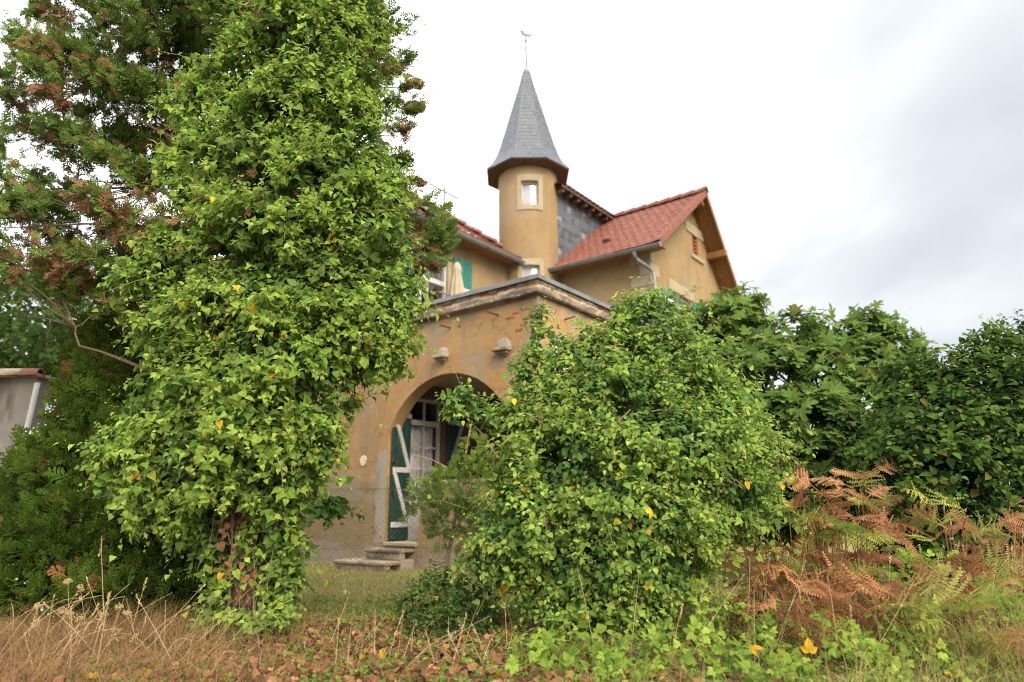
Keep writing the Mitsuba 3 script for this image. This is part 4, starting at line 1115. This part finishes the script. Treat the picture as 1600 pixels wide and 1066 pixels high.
mat('umbel', (.30, .36, .12), .8, .2)
umbels(BU, [(714, 612), (724, 610), (1120, 590), (1133, 602), (1170, 640), (1178, 655), (1190, 668), (1200, 672), (1218, 680), (1222, 690), (1040, 455), (1013, 462), (1060, 525), (1100, 580), (1150, 655), (790, 700), (950, 690), (890, 600), (1010, 820), (870, 840), (1070, 800), (1000, 865)], 6.75)

# ------------------------------------------------------------------ fig tree and the dark bush on the right
FG = thing('fig_tree', 'spreading fig tree with big lobed leaves beside the gable', 'tree')
C, R = blobs([(1140, 490, 11.0, 36, 34), (1168, 478, 10.9, 26, 26), (1105, 520, 11.0, 50, 45), (1170, 540, 10.8, 60, 50), (1240, 525, 10.7, 46, 38), (1280, 520, 10.7, 30, 22), (1110, 590, 10.6, 60, 50), (1200, 600, 10.4, 80, 60), (1290, 580, 10.4, 60, 50), (1350, 560, 10.6, 42, 40), (1350, 500, 10.7, 28, 18), (1378, 512, 10.7, 22, 14), (1340, 525, 10.7, 16, 18), (1400, 550, 10.7, 40, 34), (1150, 660, 10.2, 70, 45), (1260, 660, 10.0, 85, 55), (1350, 640, 10.2, 70, 50), (1410, 610, 10.5, 40, 50), (1300, 720, 9.8, 75, 40), (1340, 705, 9.8, 55, 45), (1215, 715, 10.2, 60, 45), (1280, 770, 9.9, 80, 40), (1200, 790, 10.3, 60, 50)])
B, Nn = in_shell(C, R, 24, back=.6)
D = unit(Nn * .7 + [0, -.15, .45] + rng.normal(0, .3, (len(B), 3)))
lv = shoots(B - D * .1, D, rng.uniform(.15, .35, len(B)), 7, .205, spread=1.1, grav=.3, young=.3)
foliage(FG, FIGL, lv[:5], 'leaf', (.07, .14, .038), (.18, .28, .065), 0, 120, extra=[stems(lv[5], .008, (.2, .17, .12))], young_pow=1)
b = at(1270, 820, 10.6); b[2] = ground_z(b[0], b[1])
put('trunk', tube(wander(b - [0, 0, .1], b + [0, 0, 1.3], .1, 8, 5), np.linspace(.14, .09, 8), 10), 'bark', FG, smooth=True)
for k in range(len(C)): put('branch', tube(wander(b + [0, 0, .3 + .04 * k], C[k], .25, 10, k), np.linspace(.045, .012, 10), 6), 'bark', FG)

RB = thing('evergreen_bush', 'dark glossy evergreen bush at the right edge', 'bush')
C, R = blobs([(1545, 590, 8.3, 55, 50), (1590, 570, 8.2, 40, 45), (1500, 620, 8.3, 60, 50), (1430, 600, 8.7, 50, 45), (1440, 660, 8.4, 75, 60), (1540, 680, 8.1, 100, 80), (1600, 660, 8.0, 70, 90), (1480, 740, 8.0, 110, 80), (1580, 770, 7.9, 90, 90), (1410, 730, 8.3, 60, 60), (1420, 800, 8.2, 60, 50), (1520, 830, 7.9, 100, 50), (1540, 530, 8.3, 22, 26), (1525, 545, 8.3, 16, 16), (1562, 535, 8.3, 12, 22), (1596, 525, 8.3, 12, 24), (1480, 570, 8.5, 34, 24), (1660, 640, 8.2, 60, 110), (1640, 780, 8.0, 60, 100), (1460, 850, 8.1, 90, 40)])
B, Nn = in_shell(C, R, 80, back=.4)
D = unit(Nn * .75 + [0, -.1, .4] + rng.normal(0, .36, (len(B), 3)))
lv = shoots(B - D * .05, D, rng.uniform(.12, .30, len(B)), 9, .10, grav=.35, young=.4)
foliage(RB, OVATE, lv[:5], 'leaf', (.026, .064, .021), (.14, .24, .046), 6, 60, extra=[stems(lv[5], .003, (.12, .1, .05), rng.random(len(B)) < .5)], young_pow=2.2)
b = at(1530, 900, 8.2); b[2] = ground_z(b[0], b[1])
for k in range(10): put('branch', tube(wander(b + rng.normal(0, .1, 3) * [1, 1, 0], C[(k * 3) % len(C)], .2, 10, k), np.linspace(.04, .01, 10), 6), 'bark', RB)
umbels(RB, [(1533, 494), (1562, 492), (1546, 500), (1600, 505)], 8.3, 8)

# ------------------------------------------------------------------ small plants by the house
SA = thing('conifer_sapling', 'thin young conifer with pale stem in front of the porch', 'tree')
conifer(SA, [(705, 770, 8.6, 40, 30), (690, 800, 8.6, 46, 30), (740, 760, 8.6, 40, 34), (715, 820, 8.5, 40, 30), (760, 800, 8.6, 36, 36), (738, 705, 8.7, 14, 26), (752, 725, 8.7, 18, 20), (672, 775, 8.6, 24, 20)], 115, .15, (.10, .18, .04), (.24, .34, .07), None, brown=.0, upb=.3)
a = at(688, 880, 8.6); a[2] = ground_z(a[0], a[1])
put('trunk', tube(wander(a, at(735, 660, 8.7), .08, 14, 6), np.linspace(.035, .008, 14), 6), 'pale_bark', SA, smooth=True)
mat('pale_bark', (.42, .30, .19), .9, .2)
for k in range(10):
    h = k / 10; p0 = at(690 + 30 * h, 860 - 150 * h, 8.62)
    put('twig', tube(wander(p0, p0 + [rng.uniform(-.5, .5), rng.uniform(-.25, .1), rng.uniform(.0, .3)], .05, 7, k), np.linspace(.007, .003, 7), 4), 'pale_bark', SA)
LB = thing('low_ivy_mound', 'low dark green leafy mound on the lawn below the porch', 'bush')
C, R = blobs([(705, 935, 7.0, 52, 36), (735, 960, 6.9, 40, 40), (670, 950, 6.95, 36, 34), (700, 985, 6.8, 60, 28), (690, 905, 7.05, 30, 18)])
B, Nn = in_shell(C, R, 150, back=.5); D = unit(Nn * .7 + [0, -.1, .3] + rng.normal(0, .4, (len(B), 3)))
lv = shoots(B, D, .13, 9, .05, grav=.3)
foliage(LB, OVATE, lv[:5], 'leaf', (.035, .085, .028), (.15, .24, .055), 8, 0)
# fence
FE = thing('chain_link_fence', 'thin rusty chain link fence with a green post across the garden', 'fence')
FY = 7.75; z0 = float(ground_z(-1, FY)) + .02; mesh_w, hgt = .062, 1.28
xs = np.arange(-4.2, 2.2, mesh_w); nz_ = int(hgt / (mesh_w / 2)); W_ = []
for k, x in enumerate(xs):
    zz = np.arange(nz_ + 1); p = np.stack([x + mesh_w * .5 * np.where(zz % 2 == 0, -1, 1) * 1.03, FY + .004 * np.where(zz % 2 == 0, -1, 1), z0 + zz * mesh_w / 2], 1)
    W_.append(tube(p, .0032, 3, cap=False))
put('wire_mesh', join(W_), 'wire', FE, kind='stuff')
for z in (z0 + .02, z0 + hgt * .5, z0 + hgt): put('line_wire', tube([[-4.2, FY + .006, z], [2.2, FY + .006, z]], .002, 4), 'wire', FE)
for x in (at(461, 830, FY)[0], at(461, 830, FY)[0] + 2.6): put('post', join([bx(x - .022, x + .022, FY + .02, FY + .064, .2, z0 + hgt + .05, .004)]), 'post_green', FE)
# outbuilding at the left edge and the trees behind
OB = thing('outbuilding', 'weathered grey rendered outbuilding with tiled top at the left edge', 'outbuilding')
OY = 11.5; o0, o1 = at(-160, 590, OY), at(58, 590, OY); zt = o1[2]
put('wall', bx(o0[0], o1[0], OY, OY + 2.5, .3, zt, .01), 'grey_render', OB)
bump('grey_render', toned(lambda p, n, uv: mikit.mix(mikit.mix((.19, .175, .165), (.26, .245, .225), mikit.fbm(p.x * 3, p.y * 3, p.z * 3, 3)), (.10, .09, .08), mikit.smoothstep(.52, .7, mikit.fbm(p.x * 4, p.y * 4, p.z * .8, 3)))), mikit.proc(rough_h, .01), .02)
for k in range(9):
    x0 = o1[0] + .12 - (k + 1) * .29
    put('cap_tile', half_round([x0, OY - .1, zt + .02], [x0 + .3, OY - .1, zt + .03], .12, .11), ['tile3', 'weathered', 'weathered'][k % 3], OB, smooth=50)
put('cap_slab', bx(o0[0], o1[0] + .1, OY - .14, OY + 2.6, zt, zt + .05, .01), 'weathered', OB)
put('rain_pipe', tube([[o1[0] + .06, OY - .05, zt - .1], [o1[0] + .0, OY - .06, zt - 1.1]], .045, 10), 'white_paint', OB, smooth=50)


def leafy_tree(label, x, y, h, r, c0, c1, n, leaf, group=None, seed=0):
    k = thing('background_tree', label, 'tree', group)
    z = float(ground_z(x, y)); rr_ = np.random.default_rng(seed)
    C = np.stack([x + rr_.normal(0, r * .5, n), y + rr_.normal(0, r * .5, n), z + h * rr_.uniform(.4, .92, n)], 1); R = np.stack([rr_.uniform(.3, .48, n) * r] * 3, 1) * [1, 1, .8]
    put('trunk', tube(wander([x, y, z - .2], [x, y, z + h * .7], .2, 10, seed), np.linspace(h * .03, h * .01, 10), 8), 'bark', k, smooth=True)
    put('limb', join([tube(wander([x, y, z + h * .3], c, .4, 7, q), np.linspace(h * .01, .01, 7), 4) for q, c in enumerate(C)]), 'bark', k, kind='stuff')
    B, Nn = in_shell(C, R, 2.2 / leaf ** 2 / 9, back=.5); D = unit(Nn + [0, 0, .3] + rng.normal(0, .4, (len(B), 3)))
    lv = shoots(B, D, leaf * 3.5, 7, leaf)
    col = hue(len(lv[0]), c0, c1, lv[4] * .7 + vfbm(lv[0] * .9, 2) * .6 - .2)
    putc('crown', scatter(OVATE, *lv[:4], col), 'leaf', k, kind='stuff')


leafy_tree('dark leafy tree rising above the outbuilding at the left edge', -12.0, 17, 6.6, 2.9, (.035, .075, .022), (.09, .15, .035), 30, .16, seed=1)
leafy_tree('lighter leafy tree between the outbuilding and the juniper', -9.9, 19, 6.9, 2.4, (.05, .10, .026), (.13, .19, .045), 26, .16, seed=2)
leafy_tree('tree standing far behind the garden at the left', -17.0, 27, 9.0, 3.8, (.045, .09, .03), (.10, .16, .045), 24, .24, seed=3)
for q, (x, y, h) in enumerate(((15, 24, 5), (10.5, 20, 3.6), (20, 30, 6))):
    leafy_tree(('small tree far behind the fig tree', 'low tree behind the evergreen bush', 'distant tree beyond the right edge of the garden')[q], x, y, h, 2.2, (.06, .12, .035), (.14, .22, .05), 12, .2, seed=10 + q)
# far hedge line round the horizon
n = 5200; a = rng.uniform(0, 2 * np.pi, n); rd = rng.uniform(70, 95, n); hh = 3 + 5 * vfbm(np.stack([np.cos(a) * 9, np.sin(a) * 9, a * 0], 1), 3)
P = np.stack([rd * np.sin(a), rd * np.cos(a), .4 + hh * rng.random(n) ** .7], 1)
putc('distant_hedge', scatter(OVATE, P, rdir(n), rdir(n), rng.uniform(1.2, 2.4, n), hue(n, (.03, .06, .025), (.06, .1, .035), rng.random(n))), 'dull_leaf', kind='stuff', label='far dark hedge line on the horizon')
labels['distant_hedge']['category'] = 'hedge'


# ------------------------------------------------------------------ ferns, brambles, grass, dead leaves
def frond_mesh(L, c, base, d, side, droop, c2=None):
    """a bracken frond: curved midrib, paired pinnae cut into pinnules"""
    n = 15; t = np.linspace(.18, .98, n); d = unit(d); V, F, Cc = [], [], []
    mid = lambda q: base + d * L * q + np.array([0, 0, -droop * L]) * q ** 2
    sd = unit(side - d * (side @ d)); nn = np.cross(sd, d)
    for k, q in enumerate(t):
        o = mid(q); tg = unit(mid(q + .02) - mid(q)); pl = L * rng.uniform(.24, .36) * math.sin(np.pi * min(1, (1.05 - q) * .62 + .02)) * (1 - .25 * q)
        for sg in (-1, 1):
            pd = unit(sd * sg + tg * .45 + nn * rng.normal(0, .32) + [0, 0, -.22]); w = unit(np.cross(nn, pd))
            m = 7; cc = (np.asarray(c) * (1 - q) + np.asarray(c if c2 is None else c2) * q) * rng.uniform(.75, 1.25)
            for u in range(m):
                y0 = (u + .15) / m * pl; wl = pl * .16 * (1 - .7 * u / m) + .004
                for s2 in (-1, 1):
                    a_ = o + pd * y0; b_ = a_ + pd * pl * .11 + w * s2 * wl + nn * rng.normal(0, .15) * wl; e_ = a_ + pd * pl * .125
                    i0 = len(V); V += [a_, b_, e_]; F.append((i0, i0 + 1, i0 + 2)); Cc += [cc] * 3
            i0 = len(V); V += [o, o + pd * pl * .5 + w * .003, o + pd * pl]; F.append((i0, i0 + 1, i0 + 2)); Cc += [cc] * 3
    q = np.linspace(0, 1, 8); pts = np.array([mid(x) for x in q]); tv, tf = tube(pts, np.linspace(.006, .0015, 8), 4)
    return np.vstack([V, tv]), np.vstack([np.array(F), tf + len(V)]), np.vstack([np.array(Cc), np.tile(np.asarray(c) * .8 + [.05, .03, .0], (len(tv), 1))])


RUST, RUST2, GOLD, FGREEN, FLIME = (.26, .135, .07), (.38, .215, .11), (.47, .30, .09), (.19, .29, .06), (.30, .36, .09)
fern_spots = [(1300, 850, 7.6, 'b', 'rusty bracken under the fig tree, highest of the brown ferns'), (1240, 850, 7.2, 'g', 'yellow green bracken among rusty fronds right of the ivy bush'), (1180, 860, 7.3, 'b', 'rusty bracken touching the right side of the ivy bush'), (1290, 900, 6.9, 'g', 'lime green bracken in the middle of the rusty ferns'),
              (1330, 890, 6.8, 'b', 'rusty bracken beside the green bramble patch'), (1260, 960, 6.4, 'o', 'golden brown bracken with drooping fronds'), (1210, 940, 6.6, 'b', 'brown bracken low between the bush and the golden fern'), (1320, 980, 6.2, 'b', 'drooping dead bracken nearest the brambles'),
              (1500, 900, 6.8, 'm', 'half yellow bracken under the evergreen bush'), (1560, 900, 6.9, 'b', 'rusty bracken at the right edge'), (1500, 1010, 5.7, 'g', 'fresh green bracken at the lower right'), (1540, 1060, 5.5, 'm', 'yellowing bracken in the lower right corner'), (1580, 980, 6.2, 'b', 'brown bracken in the dry stalks at the right edge'), (1350, 850, 7.6, 'm', 'pale yellow bracken at the foot of the fig tree'), (1240, 1010, 6.0, 'b', 'flattened brown bracken low in the centre right'), (1430, 960, 6.3, 'b', 'small brown bracken hidden among the brambles'), (1270, 800, 7.8, 'b', 'tall rusty bracken rising against the fig tree shade'), (1350, 800, 7.9, 'm', 'tall yellowish bracken between fig tree and evergreen bush'), (1480, 860, 7.2, 'g', 'yellow green bracken standing against the dark evergreen bush'), (1590, 860, 7.1, 'm', 'upright bracken at the right edge below the evergreen bush')]
for px, py, Y, kd, lab in fern_spots:
    k = thing('bracken_fern', lab, 'fern'); o = at(px, py, Y); o[2] = ground_z(o[0], o[1])
    top = max(.55, at(px, py - 95, Y)[2] - o[2])
    n = {'b': 11, 'g': 10, 'o': 9, 'm': 10}[kd]
    for q in range(n):
        an = q * 2.4 + rng.uniform(-.4, .4); st_ = np.array([math.cos(an), math.sin(an), 0])
        hub = o + st_ * .12 + [0, rng.uniform(-.15, .1), top * rng.uniform(.25, .95)]
        L = rng.uniform(.38, .72); dr_ = rng.uniform(.5, 1.25) if kd in 'bo' else rng.uniform(.3, .6)
        col = {'b': RUST if rng.random() < .6 else RUST2, 'g': FGREEN if rng.random() < .5 else FLIME, 'o': GOLD if rng.random() < .5 else RUST2, 'm': FLIME if rng.random() < .5 else RUST2}[kd]
        d = unit(st_ * 1.0 + [0, -.15, rng.uniform(.5, 1.1)])
        roll = rng.uniform(-1.1, 1.1); sv = unit(np.cross(d, [0, 0, 1.0])); fr = frond_mesh(L, col, hub, d, sv * math.cos(roll) + np.cross(d, sv) * math.sin(roll), dr_, np.asarray(col) * (1.0, .85, .8) if kd != 'm' else RUST2)
        s = tube(wander(o + st_ * .02, hub, .03, 5, q), .005, 4)
        fr = (np.vstack([fr[0], s[0]]), np.vstack([fr[1], s[1] + len(fr[0])]), np.vstack([fr[2], np.tile(np.array([.24, .14, .07]), (len(s[0]), 1))]))
        putc('frond', fr, 'dull_leaf', k)

ORD = ['first', 'second', 'third', 'fourth', 'fifth', 'sixth', 'seventh', 'eighth', 'ninth', 'tenth', 'eleventh', 'twelfth', 'thirteenth', 'fourteenth', 'fifteenth', 'sixteenth', 'seventeenth', 'eighteenth', 'nineteenth']
bram = [('front', sorted([(845, 1050, 5.5), (905, 1040, 5.6), (960, 1052, 5.55), (1035, 1058, 5.5), (1100, 1050, 5.55), (1165, 1062, 5.45), (1250, 1060, 5.5), (1310, 1045, 5.7), (1400, 1060, 5.5), (1435, 1040, 5.7), (1500, 1050, 5.6), (1580, 1045, 5.6)])),
        ('back', sorted([(880, 1000, 5.9), (1000, 1000, 5.9), (1080, 985, 6.1), (1110, 925, 6.4), (1160, 960, 6.2), (1130, 880, 6.8), (1380, 900, 6.9), (1425, 925, 6.7), (1450, 890, 7.0), (1400, 985, 6.2), (1470, 950, 6.5), (1545, 960, 6.3), (1230, 1000, 5.95), (1290, 1010, 5.9), (1340, 1010, 5.95), (1435, 1000, 6.0), (1520, 1000, 5.9), (1580, 990, 6.0)]))]
for rowname, spots in bram:
  for q, (px, py, Y) in enumerate(spots):
    k = thing('bramble', f'green bramble, {ORD[q]} from left in the {rowname} row of lower right brambles', 'bramble', 'brambles at the lower right')
    o = at(px, py, Y); g0 = float(ground_z(o[0], o[1])); o[2] = max(o[2] - .1, g0); n = int(rng.integers(9, 17))
    tgt = o + rng.normal(0, 1, (n, 3)) * [.19, .22, .12] + [0, 0, .1]; tgt[:, 2] = np.maximum(tgt[:, 2], g0 + .06)
    root = np.array([o[0], o[1] + .1, g0]) + rng.normal(0, .1, (n, 3)) * [1, 1, 0]
    D = unit(tgt - root + [0, -.05, .1] + rng.normal(0, .2, (n, 3)) * .3); lv = shoots(tgt - D * .12, D, .24, 6, rng.uniform(.075, .105), spread=1.1, grav=.12, young=.4, bend=.15)
    tone = rng.random(); c = hue(len(lv[0]), (.10, .20, .035), (.33, .44, .08), lv[4] * .5 + tone * .5, .25); yy = rng.random(len(c)) < .01; c[yy] = YEL * .7
    putc('foliage', scatter(TRIF, *lv[:4], c), 'leaf', k, kind='stuff')
    for j_ in range(4):
        put('cane', tube(wander(root[j_], tgt[j_], .06, 8, q * 5 + j_), np.linspace(.005, .0025, 8), 5), 'cane', k)
mat('cane', (.22, .14, .07), .7, .3)


def stalk(b, tip, r0, n=9, sag=.0, seed=0):
    t = np.linspace(0, 1, n)[:, None]; p = b * (1 - t) + tip * t; p[:, 2] += (np.sin(np.pi * t[:, 0]) * sag); return tube(p, np.linspace(r0, r0 * .45, n), 4, cap=False)


mat('straw', toned(lambda p, n, uv: mikit.mix((.36, .25, .13), (.56, .43, .25), mikit.fbm(p.x * 9, p.y * 9, p.z * 4, 2))), .7, .3)
mat('seed_head', (.36, .27, .15), .9, .2)
sp_ = []
for q in range(136):                             # tall single stalks, bottom left and right
    if q < 62: px, py, Y, dx, h = rng.uniform(-60, 330), rng.uniform(1010, 1075), rng.uniform(5.2, 6.4), rng.normal(.3, .6), rng.uniform(.22, .6)
    elif q < 86: px, py, Y, dx, h = rng.uniform(1460, 1610), rng.uniform(985, 1070), rng.uniform(5.6, 6.8), rng.normal(.08, .12), rng.uniform(.5, 1.0)
    elif q < 112: px, py, Y, dx, h = rng.uniform(930, 1420), rng.uniform(1000, 1070), rng.uniform(5.4, 6.3), rng.normal(.1, .2), rng.uniform(.35, .8)
    else: px, py, Y, dx, h = rng.uniform(480, 800), rng.uniform(1010, 1070), rng.uniform(5.4, 6.3), rng.normal(.1, .3), rng.uniform(.25, .55)
    b = at(px, py, Y); b[2] = ground_z(b[0], b[1]) - .02
    tip = b + [dx * h * 1.3, rng.normal(0, .12), h]
    zone = 0 if q < 62 else 1 if q < 86 else 2 if q < 112 else 3
    k = thing('grass_stalk', ('dry straw stalk leaning in the long grass at the lower left', 'tall dry stalk standing at the right edge', 'pale dry stalk rising from the brambles', 'thin dry stalk on the leaf litter at the bottom centre')[zone], 'grass stalk', ('stalks at the lower left', 'stalks at the right edge', 'stalks among the brambles', 'stalks at the bottom centre')[zone])
    put('stem', stalk(b, tip, .0028, sag=rng.uniform(-.02, .10) * abs(dx) * 2), 'straw', k)
    if rng.random() < .45:
        d = unit(tip - b); m_ = 9; p = tip - d * .10 * rng.random((m_, 1)); putc('ear', scatter(LANCE, p, d + rng.normal(0, .25, (m_, 3)), rdir(m_), .03, hue(m_, (.38, .28, .15), (.55, .42, .25), rng.random(m_))), 'dull_leaf', k, kind='stuff')
for q, (px, py, Y, lab) in enumerate(((106, 912, 6.3, 'round dry seed head, highest of the seed heads at the lower left'), (126, 921, 6.3, 'round dry seed head just right of the highest one'), (97, 957, 6.2, 'large dry seed head left of the cluster'), (122, 968, 6.1, 'pale seed head in the middle of the cluster'), (108, 962, 6.15, 'brownish seed head in the cluster'), (162, 963, 6.2, 'dry seed head right of the tall ear'), (186, 951, 6.3, 'curled seed head in front of the juniper'), (198, 961, 6.2, 'rightmost dry seed head at the lower left'), (60, 950, 6.2, 'leftmost dry seed head'), (55, 978, 6.1, 'low dry seed head at the far left'))):
    k = thing('seed_head_plant', lab, 'seed head'); c = at(px, py, Y); b = np.array([c[0] + rng.uniform(-.1, .15), c[1] + .05, 0]); b[2] = ground_z(b[0], b[1])
    put('stem', stalk(b, c, .003, sag=.0), 'straw', k); V = []
    for u in range(26):
        d = unit(rng.normal(0, 1, 3) * [1, 1, .6] + [0, 0, .15]); e = c + d * .032 + [0, 0, .012]; V.append(tube([c, (c + e) / 2 + [0, 0, -.006], e], .002, 3)); s = trimesh.creation.icosphere(0, .0055); V.append((np.array(s.vertices) + e, np.array(s.faces)))
    put('umbel', join(V), 'seed_head', k)
k = thing('grass_ear', 'single tall grass ear standing up in front of the dark juniper', 'grass stalk'); b = at(166, 1000, 6.2); b[2] = ground_z(b[0], b[1]); tip = at(158, 848, 6.2)
put('stem', stalk(b, tip, .0035), 'straw', k); p = tip + np.linspace(-.03, .12, 14)[:, None] * [[0, 0, -1.0]]
putc('ear', scatter(LANCE, p, rng.normal(0, .3, (14, 3)) + [0, 0, 1], rdir(14), .03, hue(14, (.3, .2, .12), (.45, .33, .2), rng.random(14))), 'dull_leaf', k)

# grass masses
def tufts(name, n, xr, yr, h, c0, c1, lean, wid, lab, mask=None, mat_='dull_leaf'):
    x, y = rng.uniform(*xr, n), rng.uniform(*yr, n)
    if mask is not None:
        m_ = mask(x, y); x, y = x[m_], y[m_]
    n = len(x); B = np.stack([x, y, ground_z(x, y) - .01], 1)
    hh = rng.uniform(.5, 1.2, n) * h * (.6 + .8 * vfbm(B * [2, 2, 0], 2, 5)); ln = rng.normal(0, lean, (n, 2)) + (vfbm(B * [1.5, 1.5, 0] + 9, 2, 2)[:, None] - .5) * lean * 2
    V, F, Cc = [], [], hue(n, c0, c1, rng.random(n) * .6 + vfbm(B * [3, 3, 0] + 5, 2, 7) * .8 - .2)
    th = rng.uniform(0, 6.28, n); w = np.stack([np.cos(th), np.sin(th), th * 0], 1) * wid; P = []
    for q in (0, .5, 1.0):
        c = B + np.column_stack([ln * (hh * q ** 1.8)[:, None], hh * (q - .18 * q * q * np.linalg.norm(ln, axis=1))]); P += ([c - w * (1 - q * .5), c + w * (1 - q * .5)] if q < 1 else [c])
    V = np.stack(P, 1); f = np.array([[0, 1, 3], [0, 3, 2], [2, 3, 4]]); F = f[None] + (np.arange(n) * 5)[:, None, None]
    putc(name, (V.reshape(-1, 3), F.reshape(-1, 3), np.repeat(Cc, 5, 0)), mat_, kind='stuff', label=lab); labels[name]['category'] = 'grass'


tufts('lawn_grass', 42000, (-6, 6), (7.3, 13.5), .10, (.17, .20, .05), (.50, .43, .20), .5, .004, 'short yellowing lawn between the fence and the house', lambda x, y: (CORNER[1] - y) * 0 == 0)
tufts('dry_grass', 9000, (-5.5, -1.2), (5.0, 6.9), .34, (.15, .09, .05), (.38, .25, .13), .8, .0022, 'tangle of long dry grass at the lower left', lambda x, y: rng.random(len(x)) < np.clip((-1.9 - x) * .8 + .3, .12, 1))
tufts('verge_grass', 14000, (-3.8, 5.5), (4.9, 7.3), .24, (.15, .22, .045), (.42, .40, .15), .8, .0024, 'thin green grass growing through the dead leaves', lambda x, y: rng.random(len(x)) < np.clip(.22 + (x - .3) * .35 + (vfbm(np.stack([x * 1.3, y * 1.3, x * 0], 1) + 3, 3, 8) - .5) * 1.8, .04, .9))
tufts('right_grass', 4200, (1.6, 5.5), (5.0, 7.2), .55, (.24, .20, .08), (.44, .34, .17), .35, .0026, 'tall dry grass at the right edge', lambda x, y: rng.random(len(x)) < np.clip((x / y - .5) * 5, .14, 1))
# little weeds
n = 3600; x, y = rng.uniform(-3.4, 4.8, n), rng.uniform(5.0, 8.6, n); B = np.stack([x, y, ground_z(x, y)], 1)
lv = shoots(B, rng.normal(0, .3, (n, 3)) + [0, 0, 1], rng.uniform(.05, .16, n), 7, .042, grav=.0)
putc('weeds', scatter(OVATE, *lv[:4], hue(len(lv[0]), (.09, .17, .035), (.26, .36, .08), rng.random(len(lv[0])))), 'leaf', kind='stuff', label='small green weeds dotted over the verge'); labels['weeds']['category'] = 'weeds'
# fallen leaves
n = 5200; x = rng.normal(-1.6, 1.7, n); y = rng.uniform(4.9, 7.3, n); keep = x < 2.2; x, y = x[keep], y[keep]; n = len(x)
p = np.stack([x, y, ground_z(x, y) + rng.uniform(.005, .05, n)], 1); c = hue(n, (.13, .072, .042), (.40, .215, .115), rng.random(n) ** 1.4, .35); yy = rng.random(n) < .04; c[yy] = YEL * .55
s = rng.uniform(.035, .085, n); ax = rng.normal(0, 1, (n, 3)) * [1, 1, .35]; nr = rng.normal(0, .45, (n, 3)) + [0, -.2, 1]
near = np.argsort(p[:, 1] - 12 * s + 3 * (p[:, 1] < 5.25))[:150]; rest = np.ones(n, bool); rest[near] = False
for q in near:
    k = thing('fallen_leaf', 'curled brown leaf lying loose on the verge at the bottom of the picture', 'leaf', 'fallen leaves on the verge')
    v = scatter(DEAD, p[q:q + 1] + [[0, 0, .02]], ax[q:q + 1], nr[q:q + 1], s[q:q + 1], c[q:q + 1]); scene[k] = mikit.ply((v[0], v[1]), 'dull_leaf', color=v[2])
putc('leaf_litter', scatter(DEAD, p[rest], ax[rest], nr[rest], s[rest], c[rest]), 'dull_leaf', kind='stuff', label='carpet of orange brown dead leaves under the ivy'); labels['leaf_litter']['category'] = 'dead leaves'
for q in range(26):
    a = np.array([rng.uniform(-2.5, 1.5), rng.uniform(5.3, 7.2), 0]); a[2] = ground_z(a[0], a[1]) + .02
    k = thing('fallen_twig', 'thin grey twig lying on the leaf litter', 'twig', 'twigs on the verge')
    b = a + [rng.normal(0, .35), rng.normal(0, .2), rng.uniform(.02, .25)]; v, f = tube(wander(a, b, .05, 8, q), np.linspace(.006, .003, 8), 5); scene[k] = mikit.ply((v, f), 'bark')
for _k in list(labels):
    if _k not in scene and not any(s_.startswith(_k + '__') for s_ in scene): del labels[_k]
